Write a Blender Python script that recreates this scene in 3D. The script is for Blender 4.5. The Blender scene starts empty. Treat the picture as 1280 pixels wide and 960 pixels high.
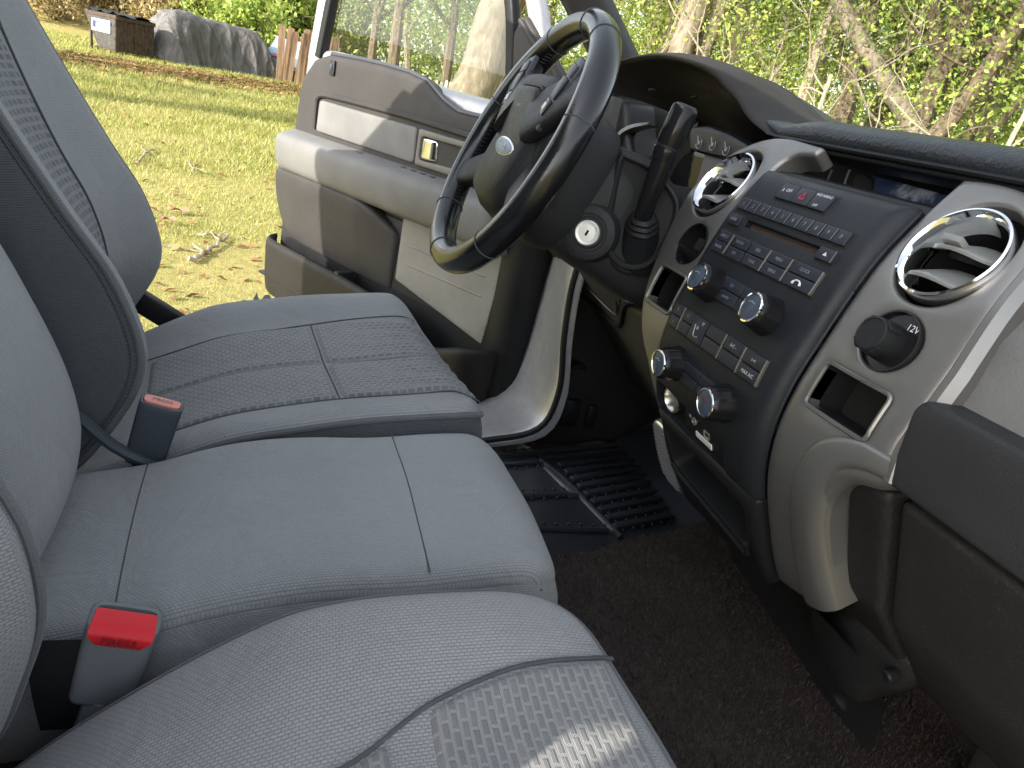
import bpy, bmesh, math, random
import numpy as np
from mathutils import Vector, Matrix
from mathutils.geometry import delaunay_2d_cdt

# Frame: x = forward in the truck, y = to the driver's side, z = up, metres.
# Origin at eye height; the lawn lies about 1.5 m below.
random.seed(7)
RNG = np.random.default_rng(11)
SC = bpy.context.scene
COL = SC.collection
A = np.array

# ------------------------------------------------------------------ camera
F = 920.0
def _basis():
    dy = A([365-640, 60-480, F], float); dy /= np.linalg.norm(dy)
    p = A([1365-640, 270-480, F], float)
    up = np.cross(dy, p); up /= np.linalg.norm(up)
    if up[1] > 0: up = -up
    return A([np.cross(dy, up), dy, up])
R3 = _basis()
EYE = A([0.0, -.66, 0.0])
cd = bpy.data.cameras.new('camera'); cam = bpy.data.objects.new('camera', cd); COL.objects.link(cam)
m = Matrix.Identity(4)
for i in range(3):
    m[i][0] = R3[i, 0]; m[i][1] = -R3[i, 1]; m[i][2] = -R3[i, 2]; m[i][3] = EYE[i]
cam.matrix_world = m
cd.sensor_width = 36; cd.lens = F/1280*36; cd.clip_start = .02; cd.clip_end = 600
SC.camera = cam
def ray(p): return R3 @ A([(p[0]-640)/F, (p[1]-480)/F, 1.0])
# points of the photo measured on planes of the truck
def onx(p, X): d = ray(p); return EYE+d*((X-EYE[0])/d[0])
def ony(p, Y): d = ray(p); return EYE+d*((Y-EYE[1])/d[1])
def onz(p, Z): d = ray(p); return EYE+d*((Z-EYE[2])/d[2])
def onp(p, P0, n): d = ray(p); return EYE+d*(((A(P0)-EYE)@A(n))/(d@A(n)))

# ------------------------------------------------------------------ objects
def tag(o, label=None, cat=None, group=None, kind=None):
    if label: o['label'] = label
    if cat: o['category'] = cat
    if group: o['group'] = group
    if kind: o['kind'] = kind
    return o
def thing(name, loc, label, cat, group=None):
    o = bpy.data.objects.new(name, None); COL.objects.link(o)
    o.location = loc; o.empty_display_size = .1
    return tag(o, label, cat, group)
def mesh_obj(name, V, Fc, mat, parent=None, smooth=True, uv=None, ang=40, mi=None):
    me = bpy.data.meshes.new(name)
    V = [tuple(map(float, v)) for v in V]
    me.from_pydata(V, [], [tuple(map(int, f)) for f in Fc])
    if uv is not None:
        l = me.uv_layers.new(name='UVMap')
        li = np.zeros(len(me.loops), np.int32); me.loops.foreach_get('vertex_index', li)
        l.data.foreach_set('uv', np.asarray(uv, np.float32)[li].ravel())
    mats = mat if isinstance(mat, (list, tuple)) else [mat]
    for q in mats: me.materials.append(q)
    if mi is not None: me.polygons.foreach_set('material_index', np.asarray(mi, np.int32))
    if smooth:
        me.polygons.foreach_set('use_smooth', [True]*len(me.polygons))
        if ang < 180: me.set_sharp_from_angle(angle=math.radians(ang))
    me.update()
    o = bpy.data.objects.new(name, me); COL.objects.link(o)
    if parent is not None:
        o.parent = parent
        o.matrix_parent_inverse = (Matrix.Translation(parent.location) if parent.parent is None else Matrix.Identity(4)).inverted()
    return o
def fixn(o):
    bm = bmesh.new(); bm.from_mesh(o.data); bmesh.ops.recalc_face_normals(bm, faces=bm.faces); bm.to_mesh(o.data); bm.free(); return o

class MB:                      # collects shapes into one mesh
    def __init__(s): s.v = []; s.f = []; s.uv = []
    def add(s, V, Fc, uv=None):
        b = len(s.v); s.v += [tuple(v) for v in V]; s.f += [tuple(i+b for i in f) for f in Fc]
        s.uv += [tuple(u) for u in (uv if uv is not None else [(v[0], v[1]) for v in V])]
        return s
    def build(s, name, mat, parent=None, smooth=True, ang=40): return mesh_obj(name, s.v, s.f, mat, parent, smooth, s.uv, ang)

def cr(P, n, closed=False):    # Catmull-Rom resample to n points, even in arc length
    P = [A(p, float) for p in P]
    if closed: Q = [P[-1]]+P+[P[0], P[1]]; k = len(P)
    else: Q = [2*P[0]-P[1]]+P+[2*P[-1]-P[-2]]; k = len(P)-1
    out = []
    for i in range(k):
        a, b, c, d = Q[i:i+4]
        for t in np.linspace(0, 1, 24, endpoint=False):
            out.append(.5*((2*b)+(c-a)*t+(2*a-5*b+4*c-d)*t*t+(3*b-a-3*c+d)*t**3))
    if not closed: out.append(P[-1])
    else: out.append(out[0])
    out = A(out); L = np.r_[0, np.cumsum(np.linalg.norm(np.diff(out, axis=0), axis=1))]
    s = np.linspace(0, L[-1], n, endpoint=not closed)
    return A([np.interp(s, L, out[:, j]) for j in range(out.shape[1])]).T
def lin(P, sp, closed=True):   # densify straight segments
    P = [A(p, float) for p in P]; out = []
    for i in range(len(P) if closed else len(P)-1):
        a, b = P[i], P[(i+1) % len(P)]; n = max(1, int(np.ceil(np.linalg.norm(b-a)/sp)))
        for k in range(n): out.append(a+(b-a)*k/n)
    if not closed: out.append(P[-1])
    return A(out)
def rnd(P, r, sp=.006):        # round the corners of a polygon; r scalar or list
    P = [A(p, float)[:2] for p in P]; n = len(P); out = []
    for i in range(n):
        a, b, c = P[i-1], P[i], P[(i+1) % n]; ri = r[i] if isinstance(r, (list, tuple)) else r
        da = a-b; dc = c-b; la = np.linalg.norm(da); lc = np.linalg.norm(dc)
        t = min(ri, la*.49, lc*.49)
        if t < 1e-5: out.append(b); continue
        p0 = b+da/la*t; p1 = b+dc/lc*t; k = max(3, int(t*1.5/sp))
        for j in range(k+1):
            u = j/k; out.append((1-u)**2*p0+2*u*(1-u)*b+u*u*p1)
    return lin(out, sp)
def ell(cx, cy, a, b, n=40, rot=0, p=2.0):
    t = np.linspace(0, 2*math.pi, n, endpoint=False); c = np.cos(t); s = np.sin(t)
    x = a*np.sign(c)*np.abs(c)**(2/p); y = b*np.sign(s)*np.abs(s)**(2/p)
    return np.c_[cx+x*math.cos(rot)-y*math.sin(rot), cy+x*math.sin(rot)+y*math.cos(rot)]

def grid_faces(nr, nc, closed=False):
    f = []
    for i in range(nr-1):
        for j in range(nc if closed else nc-1):
            k = (j+1) % nc; f.append((i*nc+j, i*nc+k, (i+1)*nc+k, (i+1)*nc+j))
    return f
def loft_mb(mb, rows, closed=False, caps=False):
    rows = A(rows, float); nr, nc = rows.shape[:2]
    V = rows.reshape(-1, 3)
    du = np.r_[0, np.cumsum(np.linalg.norm(np.diff(rows.mean(1), axis=0), axis=1))]
    uv = []
    for i in range(nr):
        L = np.r_[0, np.cumsum(np.linalg.norm(np.diff(rows[i], axis=0), axis=1))]
        uv += [(l, du[i]) for l in L]
    f = grid_faces(nr, nc, closed)
    if caps: f += [tuple(range(nc))[::-1], tuple(range((nr-1)*nc, nr*nc))]
    mb.add(V, f, uv); return mb
def loft(name, rows, mat, parent=None, closed=False, caps=False, ang=40):
    return fixn(loft_mb(MB(), rows, closed, caps).build(name, mat, parent, True, ang))
def frames(P):
    P = A(P, float); T = np.gradient(P, axis=0); T /= np.linalg.norm(T, axis=1)[:, None]+1e-12
    n = np.cross(T[0], [0, 0, 1.]);
    if np.linalg.norm(n) < .1: n = np.cross(T[0], [0, 1., 0])
    n /= np.linalg.norm(n); N = []
    for t in T:
        n = n-t*(n@t); n /= np.linalg.norm(n)+1e-12; N.append(n)
    N = A(N); return T, N, np.cross(T, N)
def tube_mb(mb, P, r, n=8, closed=False, caps=True):
    P = A(P, float); rr = np.broadcast_to(A(r, float), (len(P),)) if np.ndim(r) <= 1 else r
    T, N, B = frames(P); a = np.linspace(0, 2*math.pi, n, endpoint=False)
    rows = [P[i]+rr[i]*(np.outer(np.cos(a), N[i])+np.outer(np.sin(a), B[i])) for i in range(len(P))]
    if closed: rows.append(rows[0])
    return loft_mb(mb, rows, True, caps and not closed)
def tube(name, P, r, mat, parent=None, n=8, closed=False): return tube_mb(MB(), P, r, n, closed).build(name, mat, parent)
def perp(ax):
    ax = A(ax, float); ax /= np.linalg.norm(ax)
    u = np.cross(ax, [0, 0, 1.]);
    if np.linalg.norm(u) < .05: u = np.cross(ax, [0, 1., 0])
    u /= np.linalg.norm(u); return ax, u, np.cross(ax, u)
def lathe_mb(mb, c, ax, prof, n=28, cap0=False, cap1=True, flute=0, fl=0):
    ax, u, w = perp(ax); c = A(c, float); a = np.linspace(0, 2*math.pi, n, endpoint=False)
    rows = []
    for r, h in prof:
        rr = r*(1+fl*np.cos(a*flute)) if flute and r > .004 else r+0*a
        rows.append(c+ax*h+np.outer(rr*np.cos(a), u)+np.outer(rr*np.sin(a), w))
    b = len(mb.v); loft_mb(mb, rows, True)
    if cap1: mb.f.append(tuple(b+(len(prof)-1)*n+i for i in range(n)))
    if cap0: mb.f.append(tuple(b+i for i in range(n))[::-1])
    return mb
def lathe(name, c, ax, prof, mat, parent=None, n=28, **k): return fixn(lathe_mb(MB(), c, ax, prof, n, **k).build(name, mat, parent, True, 35))
def box_mb(mb, c, X, Y, Z, bev=.0):   # oriented box; X, Y, Z half-axis vectors; bevelled edges
    c, X, Y, Z = A(c, float), A(X, float), A(Y, float), A(Z, float)
    bm = bmesh.new(); bmesh.ops.create_cube(bm, size=2)
    lx, ly, lz = [np.linalg.norm(q) for q in (X, Y, Z)]
    for v in bm.verts: v.co = Vector((v.co.x*lx, v.co.y*ly, v.co.z*lz))
    if bev > 0: bmesh.ops.bevel(bm, geom=list(bm.edges), offset=min(bev, .45*2*min(lx, ly, lz)), segments=2, affect='EDGES', profile=.5)
    bm.verts.index_update(); M = A([X/lx, Y/ly, Z/lz]).T
    V = [c+M@A(v.co) for v in bm.verts]; Fc = [tuple(v.index for v in f.verts) for f in bm.faces]; bm.free()
    mb.add(V, Fc, [(v[0]+v[1], v[2]) for v in V]); return mb
def box(name, c, X, Y, Z, mat, parent=None, bev=.002): return box_mb(MB(), c, X, Y, Z, bev).build(name, mat, parent, True, 30)

def pdist(Q, poly):            # distance of points Q to a closed polyline
    a = poly; b = np.roll(poly, -1, 0); ab = b-a; l2 = (ab**2).sum(1)+1e-15
    out = np.empty(len(Q))
    for i in range(0, len(Q), 400):
        q = Q[i:i+400, None, :]; t = np.clip(((q-a)*ab).sum(2)/l2, 0, 1)
        out[i:i+400] = np.sqrt((((q-a)-t[..., None]*ab)**2).sum(2)).min(1)
    return out
def inside(Q, poly):
    x, y = Q[:, 0][:, None], Q[:, 1][:, None]; a = poly; b = np.roll(poly, -1, 0)
    c = ((a[:, 1] > y) != (b[:, 1] > y)) & (x < (b[:, 0]-a[:, 0])*(y-a[:, 1])/(b[:, 1]-a[:, 1]+1e-18)+a[:, 0])
    return c.sum(1) % 2 == 1
def area(P): x, y = P[:, 0], P[:, 1]; return .5*np.sum(x*np.roll(y, -1)-np.roll(x, -1)*y)
# A panel: an outline (with holes) filled by triangles, laid on a surface fmap(u, v, h),
# its edges rolled over with radius er and carried down by a skirt.
def sheet(name, outline, fmap, mat, parent=None, sp=.01, holes=(), er=0., skirt=.0, hskirt=None, herr=None, ang=50, uvf=None, mbx=None):
    O = A(outline, float)[:, :2]
    if area(O) < 0: O = O[::-1]
    HS = []
    for h in holes:
        h = A(h, float)[:, :2]; HS.append(h[::-1] if area(h) > 0 else h)
    loops = [O]+HS
    lo, hi = O.min(0), O.max(0)
    gx, gy = np.meshgrid(np.arange(lo[0]+sp*.5, hi[0], sp), np.arange(lo[1]+sp*.5, hi[1], sp*.87))
    gx = gx+(np.arange(gx.shape[0]) % 2)[:, None]*sp*.5
    Q = np.c_[gx.ravel(), gy.ravel()]
    k = inside(Q, O)
    for h in HS: k &= ~inside(Q, h)
    Q = Q[k]
    if len(Q):
        d = np.min([pdist(Q, l) for l in loops], axis=0); Q = Q[d > max(sp*.45, er*.9)]
    rings = []
    ers = [er]+[er if herr is None else herr]*len(HS)
    for l, e in zip(loops, ers):
        if e <= 0: continue
        t = np.roll(l, -1, 0)-np.roll(l, 1, 0); t /= np.linalg.norm(t, axis=1)[:, None]+1e-12
        n = np.c_[-t[:, 1], t[:, 0]]
        for fr in (.06, .22, .5, .85):
            q = l+n*e*fr; dd = np.min([pdist(q, l2) for l2 in loops], axis=0)
            ok = (dd > e*fr*.93) & inside(q, O)
            for h in HS: ok &= ~inside(q, h)
            rings.append(q[ok])
    pts = np.concatenate(loops+rings+([Q] if len(Q) else []))
    edges = []; b = 0
    for l in loops:
        n = len(l); edges += [(b+i, b+(i+1) % n) for i in range(n)]; b += n
    nb = b
    r = delaunay_2d_cdt([Vector(p) for p in pts], edges, [], 0, 1e-7)
    V2 = A([tuple(v) for v in r[0]]); T = [f for f in r[2]]
    cen = A([V2[list(f)].mean(0) for f in T])
    k = inside(cen, O)
    for h in HS: k &= ~inside(cen, h)
    T = [f for f, q in zip(T, k) if q]
    d0 = pdist(V2, O); h = np.zeros(len(V2))
    def drop(d, e): q = np.clip(1-d/e, 0, 1); return e-np.sqrt(np.maximum(e*e-(e*q)**2, 0))
    if er > 0: h = np.maximum(h, drop(d0, er))
    he = er if herr is None else herr
    if HS and he > 0:
        h = np.maximum(h, drop(np.min([pdist(V2, l) for l in HS], axis=0), he))
    P = list(fmap(V2[:, 0], V2[:, 1], -h)); UV = list(V2 if uvf is None else uvf(V2)); Fc = list(T)
    # skirts
    omap = {}
    for i, orig in enumerate(r[3]):
        for o in orig: omap[o] = i
    b = 0
    for li, l in enumerate(loops):
        n = len(l); dep = skirt if li == 0 else (skirt if hskirt is None else hskirt)
        if dep > 0:
            ids = [omap[b+i] for i in range(n)]
            q = V2[ids]; e = ers[li]
            prev = ids
            for dd in ((dep+e)*.5, dep+e):
                base = len(P)
                P += list(fmap(q[:, 0], q[:, 1], np.full(n, -dd))); 
                UV += [tuple(A(UV[i])+A([0, 0])+A([0, dd])) for i in ids]
                for i in range(n): Fc.append((prev[i], prev[(i+1) % n], base+(i+1) % n, base+i))
                prev = [base+i for i in range(n)]
        b += n
    if mbx is not None: mbx.add(P, Fc, UV); return mbx
    return fixn(mesh_obj(name, P, Fc, mat, parent, True, UV, ang))
def plane_map(P0, U, V, N):
    P0, U, V, N = [A(q, float) for q in (P0, U, V, N)]
    return lambda u, v, h: P0+np.outer(u, U)+np.outer(v, V)+np.outer(h, N)

# ------------------------------------------------------------------ materials
def mat(name):
    mt = bpy.data.materials.new(name); mt.use_nodes = True; nt = mt.node_tree
    return mt, nt, nt.nodes['Principled BSDF']
def nd(nt, t, **k):
    n = nt.nodes.new(t)
    for a, v in k.items():
        if a.startswith('i_'): n.inputs[a[2:].replace('_', ' ')].default_value = v
        else: setattr(n, a, v)
    return n
def ramp(nt, fac, stops):
    n = nt.nodes.new('ShaderNodeValToRGB'); e = n.color_ramp.elements
    while len(e) < len(stops): e.new(.5)
    for q, (p, c) in zip(e, stops): q.position = p; q.color = (*c, 1)
    nt.links.new(fac, n.inputs[0]); return n.outputs[0]
def noise(nt, vec, scale, detail=3, rough=.55, dist=0.):
    n = nd(nt, 'ShaderNodeTexNoise'); n.inputs['Scale'].default_value = scale; n.inputs['Detail'].default_value = detail
    n.inputs['Roughness'].default_value = rough; n.inputs['Distortion'].default_value = dist
    if vec is not None: nt.links.new(vec, n.inputs['Vector'])
    return n.outputs['Fac']
def mix(nt, fac, a, b, mode='MIX'):
    n = nt.nodes.new('ShaderNodeMix'); n.data_type = 'RGBA'; n.blend_type = mode
    for s, v in ((n.inputs[0], fac), (n.inputs[6], a), (n.inputs[7], b)):
        if hasattr(v, 'is_linked'): nt.links.new(v, s)
        elif isinstance(v, (tuple, list)): s.default_value = (*v[:3], 1)
        else: s.default_value = v
    return n.outputs[2]
def bump(nt, b, height, strength=.3, dist=.001, chain=None):
    n = nt.nodes.new('ShaderNodeBump'); n.inputs['Strength'].default_value = strength; n.inputs['Distance'].default_value = dist
    nt.links.new(height, n.inputs['Height'])
    if chain is not None: nt.links.new(chain, n.inputs['Normal'])
    nt.links.new(n.outputs[0], b.inputs['Normal']); return n.outputs[0]
def pos(nt): return nt.nodes.new('ShaderNodeNewGeometry').outputs['Position']
def uvn(nt): return nt.nodes.new('ShaderNodeTexCoord').outputs['UV']
def scaled(nt, vec, s):
    n = nt.nodes.new('ShaderNodeMapping'); n.inputs['Scale'].default_value = s; nt.links.new(vec, n.inputs['Vector']); return n.outputs[0]
def objc(nt): return nt.nodes.new('ShaderNodeTexCoord').outputs['Object']

def plastic(name, col, rough=.5, grain=700, gs=.25, metal=0., spec=.2, var=.12, dust=0.):
    mt, nt, b = mat(name); p = objc(nt)
    f = noise(nt, p, 9, 4); c = ramp(nt, f, [(.3, tuple(x*(1-var) for x in col)), (.7, tuple(min(1, x*(1+var)) for x in col))])
    if dust:
        d = noise(nt, p, 260, 2, .7); dm = ramp(nt, d, [(.60, (0, 0, 0)), (.74, (dust,)*3)])
        c = mix(nt, dm, c, (.35, .34, .32))
    nt.links.new(c, b.inputs['Base Color'])
    r = nt.nodes.new('ShaderNodeMapRange'); r.inputs[1].default_value = .3; r.inputs[2].default_value = .7; r.inputs[3].default_value = max(0.02, rough-.07); r.inputs[4].default_value = min(1, rough+.10)
    nt.links.new(noise(nt, p, 17, 6, .7), r.inputs[0]); nt.links.new(r.outputs[0], b.inputs['Roughness'])
    b.inputs['Metallic'].default_value = metal; b.inputs['Specular IOR Level'].default_value = spec
    if gs > 0:
        v = nd(nt, 'ShaderNodeTexVoronoi'); v.inputs['Scale'].default_value = grain; nt.links.new(p, v.inputs['Vector'])
        bump(nt, b, v.outputs['Distance'], gs, .0006)
    return mt
def simple(name, col, rough=.5, metal=0., emit=None):
    mt, nt, b = mat(name); p = objc(nt)
    c = ramp(nt, noise(nt, p, 40, 3), [(.3, tuple(x*.9 for x in col)), (.7, tuple(min(1, x*1.1) for x in col))])
    nt.links.new(c, b.inputs['Base Color']); b.inputs['Roughness'].default_value = rough; b.inputs['Metallic'].default_value = metal
    if emit: b.inputs['Emission Color'].default_value = (*emit[:3], 1); b.inputs['Emission Strength'].default_value = emit[3]
    return mt
def fabric(name, col, w=.0030, h=.0016, bs=.5, dark=.55, sheen=.15, rot=0):
    mt, nt, b = mat(name); u = uvn(nt)
    mp = nt.nodes.new('ShaderNodeMapping'); mp.inputs['Rotation'].default_value = (0, 0, rot); nt.links.new(u, mp.inputs['Vector'])
    br = nd(nt, 'ShaderNodeTexBrick'); br.inputs['Scale'].default_value = 1.; br.inputs['Brick Width'].default_value = w; br.inputs['Row Height'].default_value = h
    br.inputs['Mortar Size'].default_value = h*.30; br.inputs['Mortar Smooth'].default_value = 1.; br.inputs['Bias'].default_value = 0.
    br.inputs['Color1'].default_value = (1, 1, 1, 1); br.inputs['Color2'].default_value = (.78, .78, .78, 1); br.inputs['Mortar'].default_value = (.0, .0, .0, 1)
    nt.links.new(mp.outputs[0], br.inputs['Vector'])
    f = noise(nt, objc(nt), 7, 4)
    c = ramp(nt, f, [(.3, tuple(x*.88 for x in col)), (.72, tuple(x*1.1 for x in col))])
    c = mix(nt, br.outputs['Color'], mix(nt, 1., c, (dark,)*3, 'MULTIPLY'), c)
    n2 = noise(nt, objc(nt), 900, 2)
    c = mix(nt, .25, c, mix(nt, n2, tuple(x*.5 for x in col), tuple(x*1.6 for x in col)))
    nt.links.new(c, b.inputs['Base Color']); b.inputs['Roughness'].default_value = .9
    b.inputs['Specular IOR Level'].default_value = .2
    b.inputs['Sheen Weight'].default_value = sheen; b.inputs['Sheen Roughness'].default_value = .5
    wr = bump(nt, b, noise(nt, objc(nt), 15, 4, .6, 1.2), .55, .009); bump(nt, b, br.outputs['Color'], bs, .0007, wr)
    return mt
def bricky(name, c1, c2, w, h, rot=0.):     # two-tone woven insert
    mt, nt, b = mat(name); u = uvn(nt)
    mp = nt.nodes.new('ShaderNodeMapping'); mp.inputs['Rotation'].default_value = (0, 0, rot); nt.links.new(u, mp.inputs['Vector'])
    def brick(ww, hh, ms):
        br = nd(nt, 'ShaderNodeTexBrick'); br.inputs['Scale'].default_value = 1.; br.inputs['Brick Width'].default_value = ww; br.inputs['Row Height'].default_value = hh
        br.inputs['Mortar Size'].default_value = ms; br.inputs['Mortar Smooth'].default_value = .6; br.inputs['Bias'].default_value = -.1
        br.inputs['Color1'].default_value = (1, 1, 1, 1); br.inputs['Color2'].default_value = (.55, .55, .55, 1); br.inputs['Mortar'].default_value = (0, 0, 0, 1)
        nt.links.new(mp.outputs[0], br.inputs['Vector']); return br
    br = brick(w, h, h*.30); fine = brick(.0026, .0013, .0004)
    c = mix(nt, br.outputs['Color'], c2, c1); c = mix(nt, .35, c, fine.outputs['Color'], 'MULTIPLY')
    c = mix(nt, .3, c, mix(nt, noise(nt, objc(nt), 60, 3), c2, c1))
    nt.links.new(c, b.inputs['Base Color']); b.inputs['Roughness'].default_value = .92; b.inputs['Specular IOR Level'].default_value = .2
    b.inputs['Sheen Weight'].default_value = .15
    n = bump(nt, b, fine.outputs['Color'], .4, .0005); bump(nt, b, br.outputs['Color'], .6, .0012, n)
    return mt
def glass(name, tint=(1, 1, 1), refl=.9, haze=0.):
    mt, nt, b = mat(name); nt.nodes.remove(b); out = nt.nodes['Material Output']
    t = nt.nodes.new('ShaderNodeBsdfTransparent'); t.inputs[0].default_value = (*tint, 1)
    g = nt.nodes.new('ShaderNodeBsdfGlossy'); g.inputs['Roughness'].default_value = .02; g.inputs[0].default_value = (refl,)*3+(1,)
    lw = nt.nodes.new('ShaderNodeLayerWeight'); pw = nt.nodes.new('ShaderNodeMath'); pw.operation = 'POWER'; nt.links.new(lw.outputs['Facing'], pw.inputs[0]); pw.inputs[1].default_value = 5
    fr = nt.nodes.new('ShaderNodeMath'); fr.operation = 'MULTIPLY_ADD'; nt.links.new(pw.outputs[0], fr.inputs[0]); fr.inputs[1].default_value = .9; fr.inputs[2].default_value = .045
    mx = nt.nodes.new('ShaderNodeMixShader'); nt.links.new(fr.outputs[0], mx.inputs[0]); nt.links.new(t.outputs[0], mx.inputs[1]); nt.links.new(g.outputs[0], mx.inputs[2])
    if haze:
        d = nt.nodes.new('ShaderNodeBsdfDiffuse'); d.inputs[0].default_value = (.8, .8, .78, 1)
        m2 = nt.nodes.new('ShaderNodeMixShader'); p = objc(nt)
        mr = nt.nodes.new('ShaderNodeMapRange'); mr.inputs[1].default_value = .3; mr.inputs[2].default_value = .8; mr.inputs[4].default_value = haze*2
        nt.links.new(noise(nt, p, 5, 5), mr.inputs[0]); nt.links.new(mr.outputs[0], m2.inputs[0])
        nt.links.new(mx.outputs[0], m2.inputs[1]); nt.links.new(d.outputs[0], m2.inputs[2]); mx = m2
    nt.links.new(mx.outputs[0], out.inputs[0]); return mt

# ------------------------------------------------------------------ light
SUN_AZ, SUN_EL = math.radians(24), math.radians(24)     # sun stands behind the truck, a little to the passenger side
SDIR = A([-math.cos(SUN_EL)*math.cos(SUN_AZ), -math.cos(SUN_EL)*math.sin(SUN_AZ), math.sin(SUN_EL)])
sl = bpy.data.lights.new('sun', 'SUN'); sl.energy = 4.6; sl.angle = math.radians(.5); sl.color = (1, .93, .82)
so = bpy.data.objects.new('sun', sl); COL.objects.link(so)
so.rotation_euler = Vector(SDIR).to_track_quat('Z', 'Y').to_euler(); so.location = tuple(SDIR*30)
W = bpy.data.worlds.new('World'); SC.world = W; W.use_nodes = True
wn = W.node_tree; bg = wn.nodes['Background']
sk = wn.nodes.new('ShaderNodeTexSky'); sk.sky_type = 'NISHITA'; sk.sun_disc = False
sk.sun_elevation = SUN_EL; sk.sun_rotation = math.atan2(SDIR[0], SDIR[1]); sk.air_density = 1.; sk.dust_density = 1.5; sk.ozone_density = 1.
hs = wn.nodes.new('ShaderNodeHueSaturation'); hs.inputs['Saturation'].default_value = .35; wn.links.new(sk.outputs[0], hs.inputs['Color']); wn.links.new(hs.outputs[0], bg.inputs[0]); bg.inputs[1].default_value = .27
SC.view_settings.view_transform = 'Standard'; SC.view_settings.look = 'None'; SC.view_settings.exposure = 0; SC.view_settings.gamma = 1
SC.render.engine = 'CYCLES'
SC.cycles.max_bounces = 10; SC.cycles.transparent_max_bounces = 24; SC.cycles.diffuse_bounces = 5
SC.cycles.use_denoising = True; SC.cycles.film_exposure = 2.4
# ================================================================== OUTSIDE
def gz(y): return -1.5+.018*np.clip(np.asarray(y, float)-4, 0, 60)
def ong(p):
    r = ray(p); t = (-1.5+.018*(-.66-4))/(r[2]-.018*r[1]); return EYE+r*t
# lawn
mt, nt, b = mat('lawn'); p = pos(nt)
n1 = noise(nt, p, .55, 5, .6); n2 = noise(nt, p, 14, 4, .7); n3 = noise(nt, p, 90, 3, .7)
c = ramp(nt, n1, [(.32, (.20, .17, .045)), (.5, (.36, .30, .09)), (.68, (.47, .38, .15))])
c = mix(nt, .65, c, ramp(nt, n2, [(.3, (.11, .115, .022)), (.5, (.34, .29, .08)), (.72, (.58, .49, .24))]))
c = mix(nt, .45, c, ramp(nt, n3, [(.3, (.07, .07, .015)), (.7, (.6, .52, .25))]))
nt.links.new(c, b.inputs['Base Color']); b.inputs['Roughness'].default_value = 1.; b.inputs['Specular IOR Level'].default_value = .1
bump(nt, b, n3, .8, .03)
M_LAWN = mt
xs = np.r_[-250, -120, np.arange(-60, 60.1, 2), 120, 250]; ys = np.r_[-250, -120, -60, np.arange(-20, 70.1, 1), 120, 250]
def bankz(x, y):   # the rise of dead grass behind the dumpster
    return np.clip((y-31-.15*(x+6))/9, 0, 1)**1.5*3.2*np.clip((4-x)/6, 0, 1)
V = [(x, y, float(gz(y))+.03*math.sin(x*1.7+y*.9)*math.sin(y*1.1)*(1 if 3 < y < 60 else 0)+float(bankz(x, y) if y < 70 else bankz(x, 70.))) for y in ys for x in xs]
lawn = mesh_obj('lawn', V, grid_faces(len(ys), len(xs)), M_LAWN, ang=180); tag(lawn, kind='structure')
def ground(x, y): return float(gz(y))+float(bankz(x, min(y, 70)))

def blades(name, mtl, XY, hgt, wid, lean=.5):
    n = len(XY); a = RNG.uniform(0, 2*math.pi, n); l = RNG.uniform(.1, lean, n)*hgt; z0 = A([ground(x, y) for x, y in XY])-.005
    d = np.c_[np.cos(a), np.sin(a)]; w = np.c_[-d[:, 1], d[:, 0]]*wid[:, None]
    V = np.empty((n, 3, 3)); V[:, 0, :2] = XY-w; V[:, 1, :2] = XY+w; V[:, 2, :2] = XY+d*l[:, None]
    V[:, 0, 2] = z0; V[:, 1, 2] = z0; V[:, 2, 2] = z0+hgt
    me = bpy.data.meshes.new(name); me.vertices.add(3*n); me.vertices.foreach_set('co', V.ravel())
    me.loops.add(3*n); me.loops.foreach_set('vertex_index', np.arange(3*n)); me.polygons.add(n)
    me.polygons.foreach_set('loop_start', np.arange(0, 3*n, 3)); me.polygons.foreach_set('loop_total', np.full(n, 3)); me.materials.append(mtl); me.update(); me.validate()
    o = bpy.data.objects.new(name, me); COL.objects.link(o); return o
def leafy(name, stops, transl=.35, rough=.55, big=.5):
    mt, nt, b = mat(name); g = nt.nodes.new('ShaderNodeNewGeometry')
    f = noise(nt, g.outputs['Position'], big, 4); mth = nt.nodes.new('ShaderNodeMath'); mth.operation = 'MULTIPLY_ADD'
    nt.links.new(g.outputs['Random Per Island'], mth.inputs[0]); mth.inputs[1].default_value = .55
    m3 = nt.nodes.new('ShaderNodeMath'); m3.operation = 'MULTIPLY'; m3.inputs[1].default_value = .5; nt.links.new(f, m3.inputs[0]); nt.links.new(m3.outputs[0], mth.inputs[2])
    c = ramp(nt, mth.outputs[0], stops)
    nt.links.new(c, b.inputs['Base Color']); b.inputs['Roughness'].default_value = rough; b.inputs['Specular IOR Level'].default_value = .35
    tr = nt.nodes.new('ShaderNodeBsdfTranslucent'); nt.links.new(c, tr.inputs[0]); mx = nt.nodes.new('ShaderNodeMixShader'); mx.inputs[0].default_value = transl
    nt.links.new(b.outputs[0], mx.inputs[1]); nt.links.new(tr.outputs[0], mx.inputs[2]); nt.links.new(mx.outputs[0], nt.nodes['Material Output'].inputs[0])
    return mt
M_BLADE = leafy('grass_blades', [(.15, (.07, .10, .02)), (.4, (.22, .26, .05)), (.62, (.43, .43, .12)), (.85, (.62, .55, .28))], .3, .7, 1.2)
def scatter(n, y0, y1, xr):
    y = y0*(y1/y0)**RNG.uniform(0, 1, n); x0, x1 = xr; return np.c_[RNG.uniform(0, 1, n)*(x1(y)-x0(y))+x0(y), y]
XY = scatter(150000, 3., 30., (lambda y: -.25*y-.6, lambda y: .06*y+1.2))
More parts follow.
